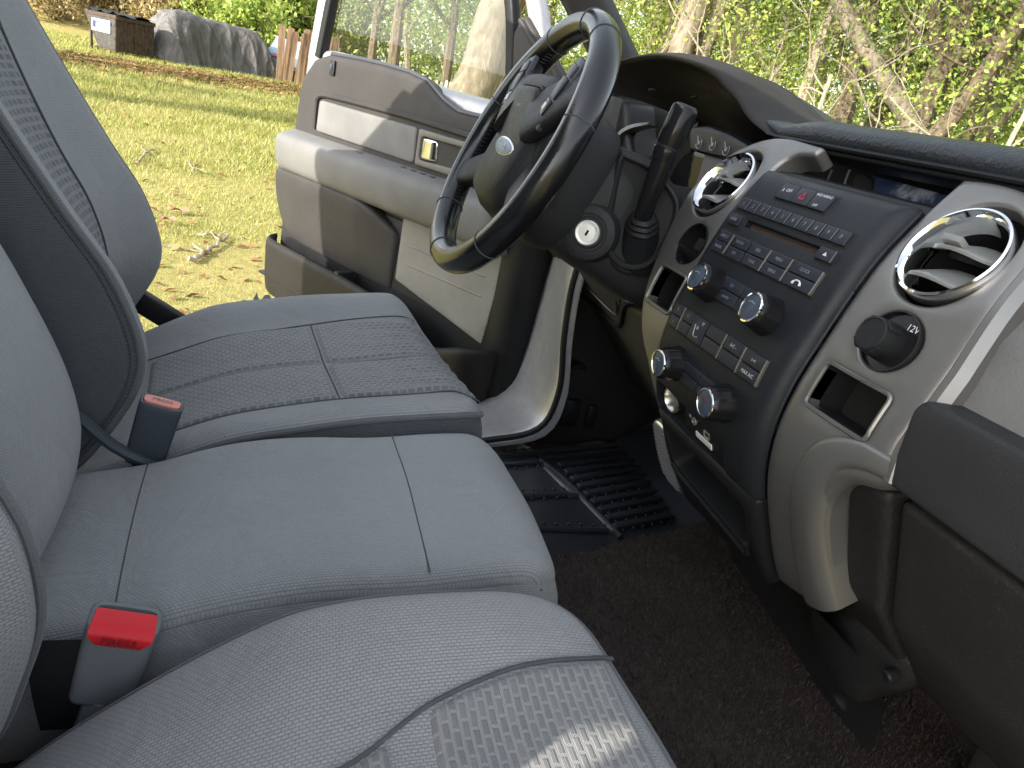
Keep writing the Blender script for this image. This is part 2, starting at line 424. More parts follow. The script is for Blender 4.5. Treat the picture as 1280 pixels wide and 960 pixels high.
hh = RNG.uniform(.02, .055, len(XY))*np.clip(XY[:, 1]/7, .8, 2.2); ww = np.clip(XY[:, 1]/7, .7, 3.5)*.0028*RNG.uniform(.7, 1.4, len(XY))
tag(blades('lawn_grass', M_BLADE, XY, hh, ww, 1.6), 'sunlit short yellow green lawn grass', 'grass', kind='stuff')

# leaves: many small folded quads in clumps
def leaves(n, clumps, size, rng, spread):
    k = rng.integers(0, len(clumps), n); C = clumps[k]+rng.normal(0, 1, (n, 3))*spread
    d = rng.normal(0, 1, (n, 3)); d /= np.linalg.norm(d, axis=1)[:, None]; e = rng.normal(0, 1, (n, 3)); e -= d*(d*e).sum(1)[:, None]; e /= np.linalg.norm(e, axis=1)[:, None]
    s = (size*rng.uniform(.6, 1.35, n))[:, None]; nn = np.cross(d, e)
    V = np.empty((n, 4, 3)); V[:, 0] = C-d*s; V[:, 1] = C+e*s*.55+nn*s*.18; V[:, 2] = C+d*s; V[:, 3] = C-e*s*.55+nn*s*.18
    return V.reshape(-1, 3), np.arange(4*n).reshape(-1, 4)
def quadmesh(name, V, Q, mtl):
    me = bpy.data.meshes.new(name); n = len(Q); me.vertices.add(len(V)); me.vertices.foreach_set('co', V.ravel()); me.loops.add(4*n)
    me.loops.foreach_set('vertex_index', Q.ravel()); me.polygons.add(n); me.polygons.foreach_set('loop_start', np.arange(0, 4*n, 4)); me.polygons.foreach_set('loop_total', np.full(n, 4))
    me.materials.append(mtl); me.update(); me.validate(); return me
def attach(name, me, parent=None):
    o = bpy.data.objects.new(name, me); COL.objects.link(o)
    if parent is not None: o.parent = parent
    return o
def bark(name, c1, c2, sc=6):
    mt, nt, b = mat(name); p = objc(nt)
    f = noise(nt, scaled(nt, p, (1, 1, .35)), sc*3, 6, .65, .4); c = ramp(nt, f, [(.3, c1), (.55, tuple((x+y)/2 for x, y in zip(c1, c2))), (.72, c2)])
    nt.links.new(c, b.inputs['Base Color']); b.inputs['Roughness'].default_value = .95; b.inputs['Specular IOR Level'].default_value = .1
    bump(nt, b, f, 1., .03); return mt
M_BARK = bark('bark_grey', (.14, .11, .08), (.42, .36, .28)); M_PALE = bark('bark_pale', (.20, .165, .12), (.42, .36, .27)); M_TRK = bark('bark_trunk', (.09, .075, .055), (.27, .225, .165), 4); M_DKB = bark('bark_brown', (.06, .045, .03), (.2, .155, .11))
YG = [(.08, (.035, .06, .015)), (.26, (.11, .17, .035)), (.46, (.26, .36, .065)), (.68, (.43, .50, .10)), (.86, (.52, .46, .18)), (.99, (.55, .25, .09))]
GR = [(.12, (.035, .06, .015)), (.4, (.10, .15, .03)), (.65, (.22, .28, .055)), (.9, (.40, .42, .09))]
TN = [(.15, (.10, .07, .03)), (.45, (.26, .2, .09)), (.75, (.42, .34, .16)), (.95, (.5, .42, .2))]
M_YG = leafy('leaves_yellow_green', YG, .45); M_GR = leafy('leaves_green', GR, .4); M_TN = leafy('leaves_tan', TN, .3)

def grow(mb, p, d, L, r, depth, rng, tips, bend=.18, nkids=(2, 4), rat=.62):
    n = 7; pts = [p]; q = A(p, float); dd = A(d, float)
    for i in range(n):
        dd = dd+rng.normal(0, bend, 3)*.5; dd[2] += .03; dd /= np.linalg.norm(dd); q = q+dd*L/n; pts.append(q)
    rr = np.linspace(r, r*.55, n+1); tube_mb(mb, pts, rr, 7 if r > .03 else 5); tips.append(q)
    if depth <= 0: return
    for k in range(rng.integers(*nkids)):
        i = rng.integers(3, n+1); e = rng.normal(0, 1, 3); e -= dd*(e@dd); e /= np.linalg.norm(e)
        nd_ = dd*.65+e*.75; nd_[2] += .12; nd_ /= np.linalg.norm(nd_)
        grow(mb, pts[i], nd_, L*rat*rng.uniform(.8, 1.2), rr[i]*.55, depth-1, rng, tips, bend*1.2, nkids, rat)
def tree_data(seed, H, r, crown_r, nl, lsz, leafm, barkm, depth=3):
    rng = np.random.default_rng(seed); mb = MB(); tips = []
    grow(mb, A([0, 0, -.1]), A([rng.normal(0, .06), rng.normal(0, .06), 1]), H*.62, r, depth, rng, tips, .12, (3, 5), .55)
    me = None
    if nl:
        T = A(tips); T = T[T[:, 2] > H*.22]
        extra = rng.normal(0, 1, (160, 3)); extra /= np.linalg.norm(extra, axis=1)[:, None]; extra *= rng.uniform(.25, 1, 160)[:, None]**.6
        extra = extra*A([crown_r, crown_r, H*.42])+A([0, 0, H*.58])
        me = quadmesh('crown', *leaves(nl, np.r_[T, extra], lsz, rng, .30), leafm)
    return mb, me, barkm
def plant_tree(name, data, loc, rz, s, label, group=None, first={}):
    mb, crown, bk = data; t = thing(name, loc, label, 'tree', group); t.rotation_euler = (0, 0, rz); t.scale = (s, s, s)
    key = id(mb)
    if key not in first: o = mb.build('trunk', bk, None); first[key] = o.data; o.parent = t
    else: attach('trunk', first[key], t)
    if crown: attach('crown', crown, t)
    return t
TD = [tree_data(21, 9, .16, 2.6, 16000, .034, M_YG, M_BARK), tree_data(22, 8, .13, 2.3, 15000, .033, M_YG, M_PALE), tree_data(23, 10, .18, 2.7, 15000, .038, M_GR, M_DKB), tree_data(24, 7.5, .11, 2.4, 15000, .032, M_YG, M_DKB)]
rt = np.random.default_rng(5)
def at(pp, d):
    r = ray(pp); r = r/np.linalg.norm(r[:2]); q = EYE+r*d; return q
k = 0
for px, d in [(790, 21), (850, 25), (900, 17), (960, 22), (1010, 15.5), (1060, 20), (1110, 14), (1165, 18), (1215, 13.5), (1260, 17), (1330, 14), (1400, 17), (740, 26), (925, 28), (1040, 28), (1150, 26), (1270, 24), (1470, 15), (830, 17.5), (1185, 21), (800, 16), (985, 12.5), (1085, 12), (1245, 11.5), (1310, 12), (920, 14), (1155, 11), (1350, 11.5), (775, 18)]:
    q = at((px, 100), d); plant_tree('woodland_tree', TD[k % 4], (q[0], q[1], ground(q[0], q[1])), rt.uniform(0, 6), rt.uniform(.8, 1.1), 'leafy yellow green tree in the woods seen through the windshield', 'trees of the woods beyond the windshield'); k += 1
for px, d in [(420, 34), (470, 30), (520, 33), (560, 28), (600, 31), (640, 27), (680, 30), (440, 42), (545, 40), (630, 38), (700, 36), (500, 24)]:
    q = at((px, 60), d); plant_tree('woodland_tree', TD[(2, 3, 2, 0)[k % 4]], (q[0], q[1], ground(q[0], q[1])), rt.uniform(0, 6), rt.uniform(.85, 1.15), 'green leafy tree in the woods seen through the driver door window', 'trees of the woods beyond the door window'); k += 1
# the trunks one can tell apart
def big_trunk(name, pa, pb, da, r, mtl, label, seed, base=True, ext=3., nb=5):
    a = at(pa, da); b = at(pb, da*1.01); d = b-a; g = ground(a[0], a[1]); a0 = a-d*((a[2]-g)/d[2]) if base else a
    top = b+d/np.linalg.norm(d)*ext; rng = np.random.default_rng(seed)
    pts = [a0+(top-a0)*t+rng.normal(0, .05, 3)*(0 if t in (0, 1) else 1) for t in np.linspace(0, 1, 9)]
    t = thing(name, tuple(a0), label, 'tree')
    mb = MB(); P = cr(pts, 26); tube_mb(mb, P, np.linspace(r*1.12, r*.75, 26), 14)
    mb.build('trunk', mtl, t)
    br = MB(); tips = []
    for i in range(nb):
        j = rng.integers(9, 24); e = rng.normal(0, 1, 3); e[2] = abs(e[2])*.4+.1; e /= np.linalg.norm(e)
        grow(br, P[j], e, rng.uniform(1.2, 2.4), r*.22, 2, rng, tips, .35, (2, 4), .6)
    if nb: br.build('branch', mtl, t)
    return t
big_trunk('tree', (612, 60), (652, -40), 13, .34, M_TRK, 'thick pale sunlit trunk seen through the driver door window', 31, nb=7)
big_trunk('tree', (852, 70), (874, -20), 12.5, .19, M_TRK, 'left trunk of the grey pair just above the gauge hood', 32, nb=4)
big_trunk('tree', (872, 70), (902, -20), 12.8, .15, M_TRK, 'thinner right trunk of the grey pair above the gauge hood', 33, nb=4)
big_trunk('tree', (1135, 145), (1075, 40), 11, .12, M_TRK, 'grey trunk leaning left across the middle of the windshield', 34, nb=6)
big_trunk('tree', (1180, 150), (1270, 20), 10.5, .1, M_DKB, 'dark trunk leaning right near the right end of the windshield', 35, nb=6)
for i, (px, py, d, lab) in enumerate([(1020, 170, 8.6, 'pale bare sapling with twisting twigs in front of the leaning trunk'), (1235, 190, 8, 'pale bare sapling with forked twigs at the far right of the windshield'), (925, 130, 9.5, 'pale bare sapling right of the paired grey trunks'), (1120, 180, 9, 'slim pale bare sapling between the two leaning trunks')]):
    q = at((px, py), d); rng = np.random.default_rng(60+i); mb = MB(); tips = []
    t = thing('bare_sapling', (q[0], q[1], ground(q[0], q[1])), lab, 'tree')
    grow(mb, A([0, 0, -.1]), A([rng.normal(0, .2), rng.normal(0, .2), 1]), 2.4, .035, 0, rng, tips, .15)
    for kk in range(5):
        e = rng.normal(0, .7, 3); e[2] = abs(e[2])*.5+.3; e /= np.linalg.norm(e); grow(mb, tips[0]*rng.uniform(.6, 1), e, 1.2, .011, 2, rng, tips, .45, (2, 4), .7)
    o = mb.build('trunk', M_PALE); o.parent = t
# two leafless trees left of the view: their branch shadows fall across the lawn
for i, (x, y, lab) in enumerate([(-10.5, 10.5, 'tall leafless tree left of the lawn, nearer the truck'), (-14.0, 14.0, 'tall leafless tree left of the lawn, farther from the truck')]):
    rng = np.random.default_rng(90+i); mb = MB(); tips = []; t = thing('bare_tree', (x, y, ground(x, y)), lab, 'tree')
    grow(mb, A([0, 0, -.1]), A([.03, .02, 1]), 6.5, .62, 4, rng, tips, .18, (4, 6), .66); o = mb.build('trunk', M_BARK); o.parent = t
# far mass of the woods: one object, nobody could count it
cl = []
for i in range(1400):
    px = RNG.uniform(380, 1700); d = RNG.uniform(33, 48); q = at((px, 60), d); cl.append((q[0], q[1], ground(q[0], q[1])+RNG.uniform(.2, 7.5)*RNG.uniform(.2, 1)))
o = attach('far_woods', quadmesh('far_woods', *leaves(60000, A(cl), .13, RNG, .6), M_YG)); tag(o, 'distant mass of yellow green woodland behind the nearer trees', 'woods', kind='stuff')
# shrubs behind the tarp and the bank
SH = []
for i, mm in enumerate((M_YG, M_TN, M_GR)):
    rng = np.random.default_rng(80+i); cc = rng.normal(0, 1, (60, 3)); cc /= np.linalg.norm(cc, axis=1)[:, None]; cc = cc*rng.uniform(.3, 1, (60, 1))**.5*A([1.5, 1.5, 1.2])+A([0, 0, 1.15])
    mb = MB(); tips = []
    for j in range(7):
        e = rng.normal(0, .5, 3); e[2] = 1; e /= np.linalg.norm(e); grow(mb, A([rng.normal(0, .2), rng.normal(0, .2), -.05]), e, 1.6, .03, 1, rng, tips, .25)
    SH.append((mb, quadmesh('foliage', *leaves(2200, np.r_[cc, cc*.8], .085, rng, .2), mm)))
fs = {}
def shrub(k, x, y, s, label, group):
    t = thing('shrub', (x, y, ground(x, y)), label, 'shrub', group); t.rotation_euler = (0, 0, x*3.1+y); t.scale = (s, s, s*1.1)
    if k not in fs: o = SH[k][0].build('stem', M_DKB); fs[k] = o.data; o.parent = t
    else: attach('stem', fs[k], t)
    attach('foliage', SH[k][1], t)
for k_, px, d, s in [(0, 262, 32, 1.), (0, 285, 33.5, 1.2), (1, 240, 34, 1.1), (0, 318, 31, 1.05), (2, 345, 34, 1.5), (1, 300, 36, 1.5), (2, 372, 36, 1.8), (0, 335, 38, 1.7), (1, 270, 39, 1.6), (2, 400, 37, 2.)]:
    q = at((px, 40), d); shrub(k_, q[0], q[1], s, 'leafy shrub behind the grey tarpaulin heap', 'shrubs behind the tarpaulin heap')
for k_, px, d, s in [(1, 70, 34, .8), (1, 105, 36, 1.), (1, 140, 35, .9), (1, 175, 36, 1.1), (1, 205, 33, 1.), (1, 225, 37, 1.4), (0, 190, 39, 1.3), (1, 85, 40, 1.2), (1, 130, 41, 1.4)]:
    q = at((px, 10), d); shrub(k_, q[0], q[1], s, 'straw coloured brush on the bank behind the dumpster', 'brush on the bank')
# leaf litter band + scattered leaves
def litter(name, XY, s, mtl):
    n = len(XY); C = np.c_[XY, [ground(x, y)+.02 for x, y in XY]]; a = RNG.uniform(0, 6.28, n); t = RNG.uniform(-.5, .5, (n, 2)); sz = s*RNG.uniform(.6, 1.4, n)
    d = np.c_[np.cos(a), np.sin(a), t[:, 0]]*sz[:, None]; e = np.c_[-np.sin(a), np.cos(a), t[:, 1]]*sz[:, None]*.6; up = A([0, 0, 1.])*sz[:, None]*.35
    V = np.stack([C-d, C+e+up, C+d, C-e+up], 1).reshape(-1, 3); return attach(name, quadmesh(name, V, np.arange(4*n).reshape(-1, 4), mtl))
M_LIT = leafy('dead_leaves', [(.2, (.10, .045, .02)), (.5, (.27, .13, .055)), (.8, (.42, .23, .10)), (.95, (.5, .36, .2))], .15, .8, 2.)
L0, L1 = [ong(p) for p in ((60, 68), (400, 118))]
t = RNG.uniform(0, 1, 5200); q = L0[:2]+np.outer(t, (L1-L0)[:2]); q[:, 1] += RNG.normal(0, 1., 5200)-.2; q[:, 0] += RNG.normal(0, .3, 5200)
tag(litter('leaf_litter', q, .075, M_LIT), 'band of fallen brown leaves along the far edge of the lawn', 'leaf litter', kind='stuff')
XY = scatter(420, 3.6, 24, (lambda y: -.25*y-.3, lambda y: .03*y+.6))
tag(litter('fallen_leaves', XY, .035, M_LIT), 'scattered fallen brown leaves on the lawn', 'fallen leaves', kind='stuff')
# fallen sticks
for i, (pts, r, lab) in enumerate([([(240, 333), (252, 326), (262, 316)], .018, 'thick grey broken stick lying on the lawn, nearest the driver seat'), ([(262, 318), (275, 308), (285, 300)], .014, 'grey stick beyond the thick broken one, pointing at the door'), ([(246, 296), (262, 299), (283, 298)], .009, 'thin pale twig beyond the grey sticks on the lawn'), ([(172, 206), (184, 194), (196, 189)], .014, 'forked pale twig on the lawn beside the driver seat backrest'), ([(200, 310), (222, 313), (248, 318)], .007, 'thin long twig touching the edge of the driver backrest in the view'), ([(237, 205), (239, 212), (241, 219)], .01, 'short twig lying alone in the middle of the lawn')]):
    P = [ong(p)+A([0, 0, r*.9+.02]) for p in pts]; mb = MB(); P = cr(P, 10); P = P+RNG.normal(0, .008, P.shape); tube_mb(mb, P, np.linspace(r, r*.6, 10), 7)
    d = P[-1]-P[0]; e = A([-d[1], d[0], .02]); e /= np.linalg.norm(e)
    tube_mb(mb, [P[6], P[6]+e*.08+d*.15, P[6]+e*.13+d*.35], [r*.55, r*.45, r*.3], 6)
    tag(mb.build('fallen_stick', M_PALE), lab, 'stick', 'sticks fallen on the lawn')
for i, (px, py) in enumerate([(222, 268), (209, 280)]):
    c = ong((px, py)); mb = MB(); a = np.linspace(0, 6.28, 14, endpoint=False); s = .075-.02*i
    ring = [(c[0]+s*math.cos(q)*(1+.25*math.cos(5*q)), c[1]+s*.8*math.sin(q)*(1+.2*math.sin(4*q)), c[2]+.05+.02*math.sin(3*q)) for q in a]
    mb.add([(c[0], c[1], c[2]+.04)]+ring, [(0, 1+j, 1+(j+1) % 14) for j in range(14)])
    tag(mb.build('dead_leaf', simple('dead_leaf_brown', (.32, .17, .10), .8)), ['large curled brown leaf on the lawn', 'smaller brown leaf below the large curled one'][i], 'leaf')
# ---- dumpster
M_DST = plastic('dumpster_paint', (.055, .052, .045), .6, 60, .1, var=.35, dust=.08); M_RUST = plastic('dumpster_rusty', (.065, .045, .032), .7, 40, .2, var=.45)
M_WHT = simple('white_sign', (.42, .43, .43), .5); M_BLK = plastic('black_plastic_lid', (.03, .03, .03), .5, 80, .1)
bl, bm_, br = ong((112, 61)), ong((145, 68)), ong((188, 74))
ex = (br-bm_); ex[2] = 0; wdt = np.linalg.norm(ex); ex /= wdt; ey = A([-ex[1], ex[0], 0])
if ey @ (bl-bm_) < 0: ey = -ey
dl = 1.15; g0 = A([bm_[0], bm_[1], ground(bm_[0], bm_[1])]); HD = 1.02
D = thing('dumpster', tuple(g0), 'dark steel dumpster with slanted end and white sign on the far lawn', 'dumpster')
prof = [(0, .08), (dl*.66, .08), (dl*1.2, HD), (0, HD*.97)]       # across: e along ey
P = []
for s_ in (0, wdt*1.1):
    P += [g0+ex*s_+ey*a+A([0, 0, z]) for a, z in prof]
mb = MB(); mb.add(P, [(0, 1, 2, 3), (7, 6, 5, 4), (0, 4, 5, 1), (1, 5, 6, 2), (3, 7, 4, 0)])
for a, z in ((0, HD*.94), (dl*1.1, HD*.97)): box_mb(mb, g0+ex*wdt*.55+ey*a+A([0, 0, z]), ex*(wdt*.56), ey*.05, A([0, 0, .05]), .01)
for s_ in (.02, wdt*1.08):
    box_mb(mb, g0+ex*s_+ey*dl*.55+A([0, 0, HD*.95]), ex*.05, ey*dl*.58, A([0, 0, .05]), .01); box_mb(mb, g0+ex*s_+ey*.04+A([0, 0, HD*.5]), ex*.03, ey*.03, A([0, 0, HD*.45]), .005)
for i in range(3): box_mb(mb, g0+ex*(wdt*(.25+.3*i))-ey*.02+A([0, 0, HD*.5]), ex*.03, ey*.02, A([0, 0, HD*.42]), .005)
fixn(mb.build('body', M_RUST, D, True, 20))
sd = MB(); n_ = -ex
sd.add([g0+n_*.012+ey*a+A([0, 0, z]) for a, z in [(0.05, .12), (dl*.66, .12), (dl*1.12, HD*.9), (0.05, HD*.9)]], [(0, 1, 2, 3)]); sd.build('side_panel', M_DST, D)
mb = MB()
for j in range(2):
    rows = []
    for i in range(9):
        a = -.06+(dl*1.22)*i/8; zz = HD*1.02+.05*math.sin(i*1.9+j)+.03*i/8; rows.append([g0+ex*(wdt*1.12*(s_+j)/2)+ey*a+A([0, 0, zz+.02*math.sin(6*s_+i)]) for s_ in np.linspace(0, .98, 6)])
    loft_mb(mb, rows); rows2 = [[p_-A([0, 0, .035]) for p_ in r_] for r_ in rows]; loft_mb(mb, rows2)
mb.build('lid', M_BLK, D)
for a in (.1, dl*.75): box('foot', g0+ex*.05+ey*a+A([0, 0, .05]), ex*.05, ey*.05, A([0, 0, .07]), M_RUST, D, .01)
box('foot', g0+ex*.02+ey*dl*.95+A([0, 0, .25]), ex*.03, ey*.03, A([0, 0, .28]), M_RUST, D, .01)
def text_mesh(body, size):
    cu = bpy.data.curves.new('t', 'FONT'); cu.body = body; cu.size = size; cu.align_x = 'CENTER'; cu.align_y = 'CENTER'; cu.resolution_u = 2
    ob = bpy.data.objects.new('t', cu); COL.objects.link(ob); dg = bpy.context.evaluated_depsgraph_get(); me = bpy.data.meshes.new_from_object(ob.evaluated_get(dg))
    V = A([tuple(v.co) for v in me.vertices]); Fc = [tuple(p.vertices) for p in me.polygons]
    bpy.data.objects.remove(ob); bpy.data.curves.remove(cu); bpy.data.meshes.remove(me); return V, Fc
def text_on(name, body, size, c, X, Y, N, mtl, parent, h=.0006, sx=1.):
    V, Fc = text_mesh(body, size); c, X, Y, N = [A(q, float) for q in (c, X, Y, N)]
    return mesh_obj(name, [c+X*v[0]*sx+Y*v[1]+N*h for v in V], Fc, mtl, parent, False)
sg = g0+n_*.03+ey*dl*.52+A([0, 0, HD*.66])
S_ = box('sign', sg, n_*.008, ey*.40, A([0, 0, .165]), M_WHT, D, .004)
Z = A([0, 0, 1.]); M_BLU = simple('sign_blue', (.015, .06, .22), .5); M_INK = simple('black_ink', (.01, .01, .01), .6)
text_on('lettering', 'M DISP', .23, sg+n_*.012-ey*.08+Z*.04, -ey, Z, n_, M_BLU, S_, .002)
box('emblem', sg+n_*.011+ey*.27+Z*.02, n_*.002, ey*.06, Z*.09, M_INK, S_, .001)
box('rule', sg+n_*.011-ey*.1-Z*.09, n_*.002, ey*.2, Z*.012, M_BLU, S_, .001)
# ---- tarpaulin heap
mt, nt, b = mat('grey_tarp'); p = objc(nt)
wv = noise(nt, scaled(nt, p, (1, 1, .5)), 2.2, 5, .6, 1.2); c = ramp(nt, wv, [(.28, (.035, .033, .03)), (.5, (.085, .08, .074)), (.75, (.17, .16, .15))])
nt.links.new(c, b.inputs['Base Color']); b.inputs['Roughness'].default_value = .6; bump(nt, b, wv, .7, .12); M_TARP = mt
T0, T1 = ong((203, 77)), ong((342, 99)); e1 = (T1-T0); e1[2] = 0; LT = np.linalg.norm(e1); e1 /= LT; e2 = A([-e1[1], e1[0], 0])
if e2[1] < 0: e2 = -e2
tp = thing('tarp_heap', tuple((T0+T1)/2), 'long heap covered by a creased grey tarpaulin beside the fence', 'tarpaulin')
crest = [(0, .10), (.05, .75), (.11, 1.28), (.18, 1.48), (.24, 1.50), (.4, 1.40), (.6, 1.38), (.8, 1.36), (.94, 1.33), (.975, 1.25), (1, .95)]
rows = []
for i in range(150):
    u = i/149; h = np.interp(u, [a for a, _ in crest], [z for _, z in crest]); row = []
    for j in range(41):
        v = j/40*2-1; g_ = ground(*(T0+e1*u*LT)[:2]); fold = .11*(abs(math.sin(u*19+v*3.2+.6*math.sin(v*5)))**.6-.6)+.05*(abs(math.sin(u*33-v*5+1))**.7-.6)+.03*math.sin(v*11+u*14)
        zz = h*(1-abs(v)**3.2)+fold*(1-abs(v)**4)*.7; off = v*(.95+.18*math.sin(u*9))+fold*.9
        row.append(T0+e1*(u*LT+.12*math.sin(v*5+u*7))+e2*(off+.9)+Z*(g_-T0[2]+zz))
    rows.append(row)
loft('cover', rows, M_TARP, tp, ang=180)
# ---- blue car mostly hidden behind the tarp and the fence
cb = ong((352, 99)); cb[2] = ground(cb[0], cb[1]); u1 = e2*.8+e1*.6; u1 /= np.linalg.norm(u1); u2 = A([u1[1], -u1[0], 0]); cb = cb+u1*1.3+e1*.42
car = thing('parked_car', tuple(cb), 'pale blue car almost hidden between the tarpaulin and the fence', 'car')
M_BLUE = simple('pale_blue_paint', (.30, .42, .55), .3); M_TYRE = simple('tyre_rubber', (.02, .02, .02), .8); M_DGL = simple('dark_car_glass', (.02, .025, .03), .1)
M_RED = simple('red_lens', (.5, .02, .02), .2); M_RIM = simple('wheel_rim', (.5, .5, .5), .3, .8)
side = [(-2., .35), (-2.1, .75), (-1.95, .92), (-1.2, .98), (-.7, 1.36), (.5, 1.38), (1.15, .98), (1.95, .86), (2.08, .6), (2., .32)]
rows = []
for w in (-.82, -.8, -.7, 0, .7, .8, .82):
    k2 = 1 if abs(w) < .81 else .97; rows.append([cb+u1*a*k2+u2*(w*(1 if z < 1 else .82))+Z*(z if abs(w) < .81 else .3+(z-.3)*.97) for a, z in side])
mb = MB(); loft_mb(mb, rows); n_s = len(side); mb.f += [tuple(range(n_s)), tuple(range(6*n_s, 7*n_s))]; fixn(mb.build('body', M_BLUE, car, True, 35))
for sgn in (-1, 1):
    mb = MB(); mb.add([cb+u1*a+u2*sgn*(.83 if z < 1.05 else .70)+Z*z for a, z in [(-1.1, 1.0), (-.68, 1.3), (.45, 1.32), (1.0, 1.0)]], [(0, 1, 2, 3)]); mb.build('side_window', M_DGL, car)
    for a in (-1.3, 1.3):
        w = lathe('wheel', cb+u1*a+u2*sgn*.68+Z*.31, u2*sgn, [(.1, 0), (.3, 0), (.315, .03), (.315, .15), (.28, .17), (.2, .165)], M_TYRE, car, 20); lathe('rim', cb+u1*a+u2*sgn*.845+Z*.31, u2*sgn, [(.2, 0), (.17, .01), (.05, .02)], M_RIM, w, 16)
    box('tail_light', cb-u1*2.06+u2*sgn*.62+Z*.72, u1*.03, u2*.15, Z*.07, M_RED, car, .01)
    box('headlight', cb+u1*2.02+u2*sgn*.6+Z*.68, u1*.03, u2*.16, Z*.06, M_WHT, car, .01)
# ---- fences
mt, nt, b = mat('weathered_boards'); p = objc(nt); f = noise(nt, scaled(nt, p, (1, 1, .08)), 22, 5, .6); nt.links.new(ramp(nt, f, [(.3, (.13, .075, .04)), (.7, (.40, .27, .17))]), b.inputs['Base Color']); b.inputs['Roughness'].default_value = .95; M_WOOD = mt
mt, nt, b = mat('grey_boards'); p = objc(nt); f = noise(nt, scaled(nt, p, (1, 1, .08)), 22, 5, .6); nt.links.new(ramp(nt, f, [(.3, (.2, .16, .11)), (.7, (.5, .44, .34))]), b.inputs['Base Color']); b.inputs['Roughness'].default_value = .95; M_GWOOD = mt
def fence(name, a, b_, n, hgt, mtl, label, w=.14, gap=.03, lean=.0, miss=()):
    a, b_ = A(a, float), A(b_, float); d = b_-a; d[2] = 0; L = np.linalg.norm(d); d /= L; nrm = A([-d[1], d[0], 0]); t = thing(name, tuple(a), label, 'fence')
    for i in range(n):
        if i in miss: continue
        q = a+d*(L*(i+.5)/n); q[2] = ground(q[0], q[1]); h = hgt*RNG.uniform(.93, 1.04); tl = Z+d*(lean+RNG.normal(0, .035)); hw = w/2
        mb = MB(); P = []
        for th in (-.012, .012): P += [q+nrm*th-d*hw, q+nrm*th+d*hw, q+nrm*th+d*hw+tl*(h-.05), q+nrm*th+d*hw*.4+tl*h, q+nrm*th-d*hw*.4+tl*h, q+nrm*th-d*hw+tl*(h-.05)]
        mb.add(P, [(5, 4, 3, 2, 1, 0), (6, 7, 8, 9, 10, 11)]+[(j, (j+1) % 6, 6+(j+1) % 6, 6+j) for j in range(6)]); mb.build('picket', mtl, t, False)
    for zz in (.28, .8):
        q0 = a+Z*0; q0[2] = ground(a[0], a[1])+hgt*zz; q1 = b_+Z*0; q1[2] = ground(b_[0], b_[1])+hgt*zz
        box('rail', (q0+q1)/2+nrm*.04, (q1-q0)/2, nrm*.022, Z*.04, mtl, t, .004)
    return t
fa, fb = ong((346, 101)), ong((384, 108)); fb2 = fb+(fb-fa)*.9
fence('wooden_fence', fa, fb2, 13, 1.7, M_WOOD, 'weathered brown picket fence beside the tarpaulin and the open door', .22, lean=.05, miss=(3,))
fa, fb = at((480, 100), 23), at((690, 150), 19)
fence('picket_fence', fa, fb, 34, 1.25, M_GWOOD, 'grey picket fence under the trees seen through the door window', .1)
# ================================================================== MATERIALS OF THE CABIN
M_FAB = fabric('grey_fabric', (.275, .285, .286), .0040, .0022, .6)
M_FABC = fabric('grey_fabric_fine', (.278, .289, .291), .0036, .0020, .5)
M_FABP = fabric('grey_fabric_light', (.262, .268, .268), .0044, .0026, .7)
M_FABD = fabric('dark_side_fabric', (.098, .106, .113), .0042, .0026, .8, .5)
M_INS = bricky('woven_insert', (.125, .13, .132), (.29, .295, .295), .011, .0075)
M_INSB = bricky('woven_insert_back', (.085, .09, .095), (.23, .24, .245), .016, .010)
M_INSP = bricky('woven_insert_light', (.15, .152, .152), (.27, .27, .265), .0135, .0066, math.pi/2)
M_SEAM = simple('seam_thread', (.055, .058, .06), .9)
M_PIPE = fabric('piping_fabric', (.13, .135, .14), .003, .0015, .4)
M_PLB = plastic('black_plastic', (.012, .0125, .0135), .42, 900, .25)
M_PLBR = plastic('grained_black_plastic', (.017, .0165, .0165), .45, 420, .5, dust=.06)
M_PLS = plastic('dark_soft_plastic', (.022, .0225, .0235), .5, 500, .5)
M_PLT = plastic('dash_pad_vinyl', (.016, .020, .025), .36, 330, .9, spec=.45)
M_PLG = plastic('grey_plastic', (.148, .148, .144), .55, 600, .25)
M_PLGR = plastic('brown_grey_plastic', (.041, .039, .038), .55, 420, .5)
M_OLV = plastic('knee_panel_plastic', (.055, .052, .043), .5, 420, .5)
M_SLV = plastic('satin_silver_trim', (.19, .186, .178), .38, 900, .03, metal=.7, var=.05)
M_SLVP = simple('silver_body_paint', (.36, .36, .37), .32, .45)
M_CHR = simple('chrome', (.86, .87, .88), .06, 1.)
M_GLOSS = plastic('glossy_black', (.010, .010, .011), .12, 900, .0)
M_VOID = simple('dark_cavity', (.006, .006, .006), .8)
M_RUB = plastic('black_rubber', (.026, .028, .034), .33, 300, .25, dust=.12, spec=.6)
M_DULL = simple('dull_metal', (.72, .70, .66), .28, .9)
M_BTN = plastic('button_plastic', (.020, .023, .031), .32, 900, .05)
M_WHITE = simple('white_print', (.6, .62, .64), .5)
M_GPR = simple('faint_grey_print', (.22, .24, .28), .5)
M_LEA = plastic('black_leather', (.008, .0085, .0095), .20, 520, .12, spec=.55)
mt, nt, b = mat('brown_carpet'); p = objc(nt)
f1 = noise(nt, p, 330, 4, .75); f2 = noise(nt, p, 14, 4); c = ramp(nt, f1, [(.35, (.010, .008, .007)), (.60, (.060, .046, .040)), (.8, (.16, .125, .11))])
nt.links.new(mix(nt, .5, c, mix(nt, f2, (.016, .012, .011), (.062, .047, .041))), b.inputs['Base Color']); b.inputs['Roughness'].default_value = 1; b.inputs['Specular IOR Level'].default_value = .05
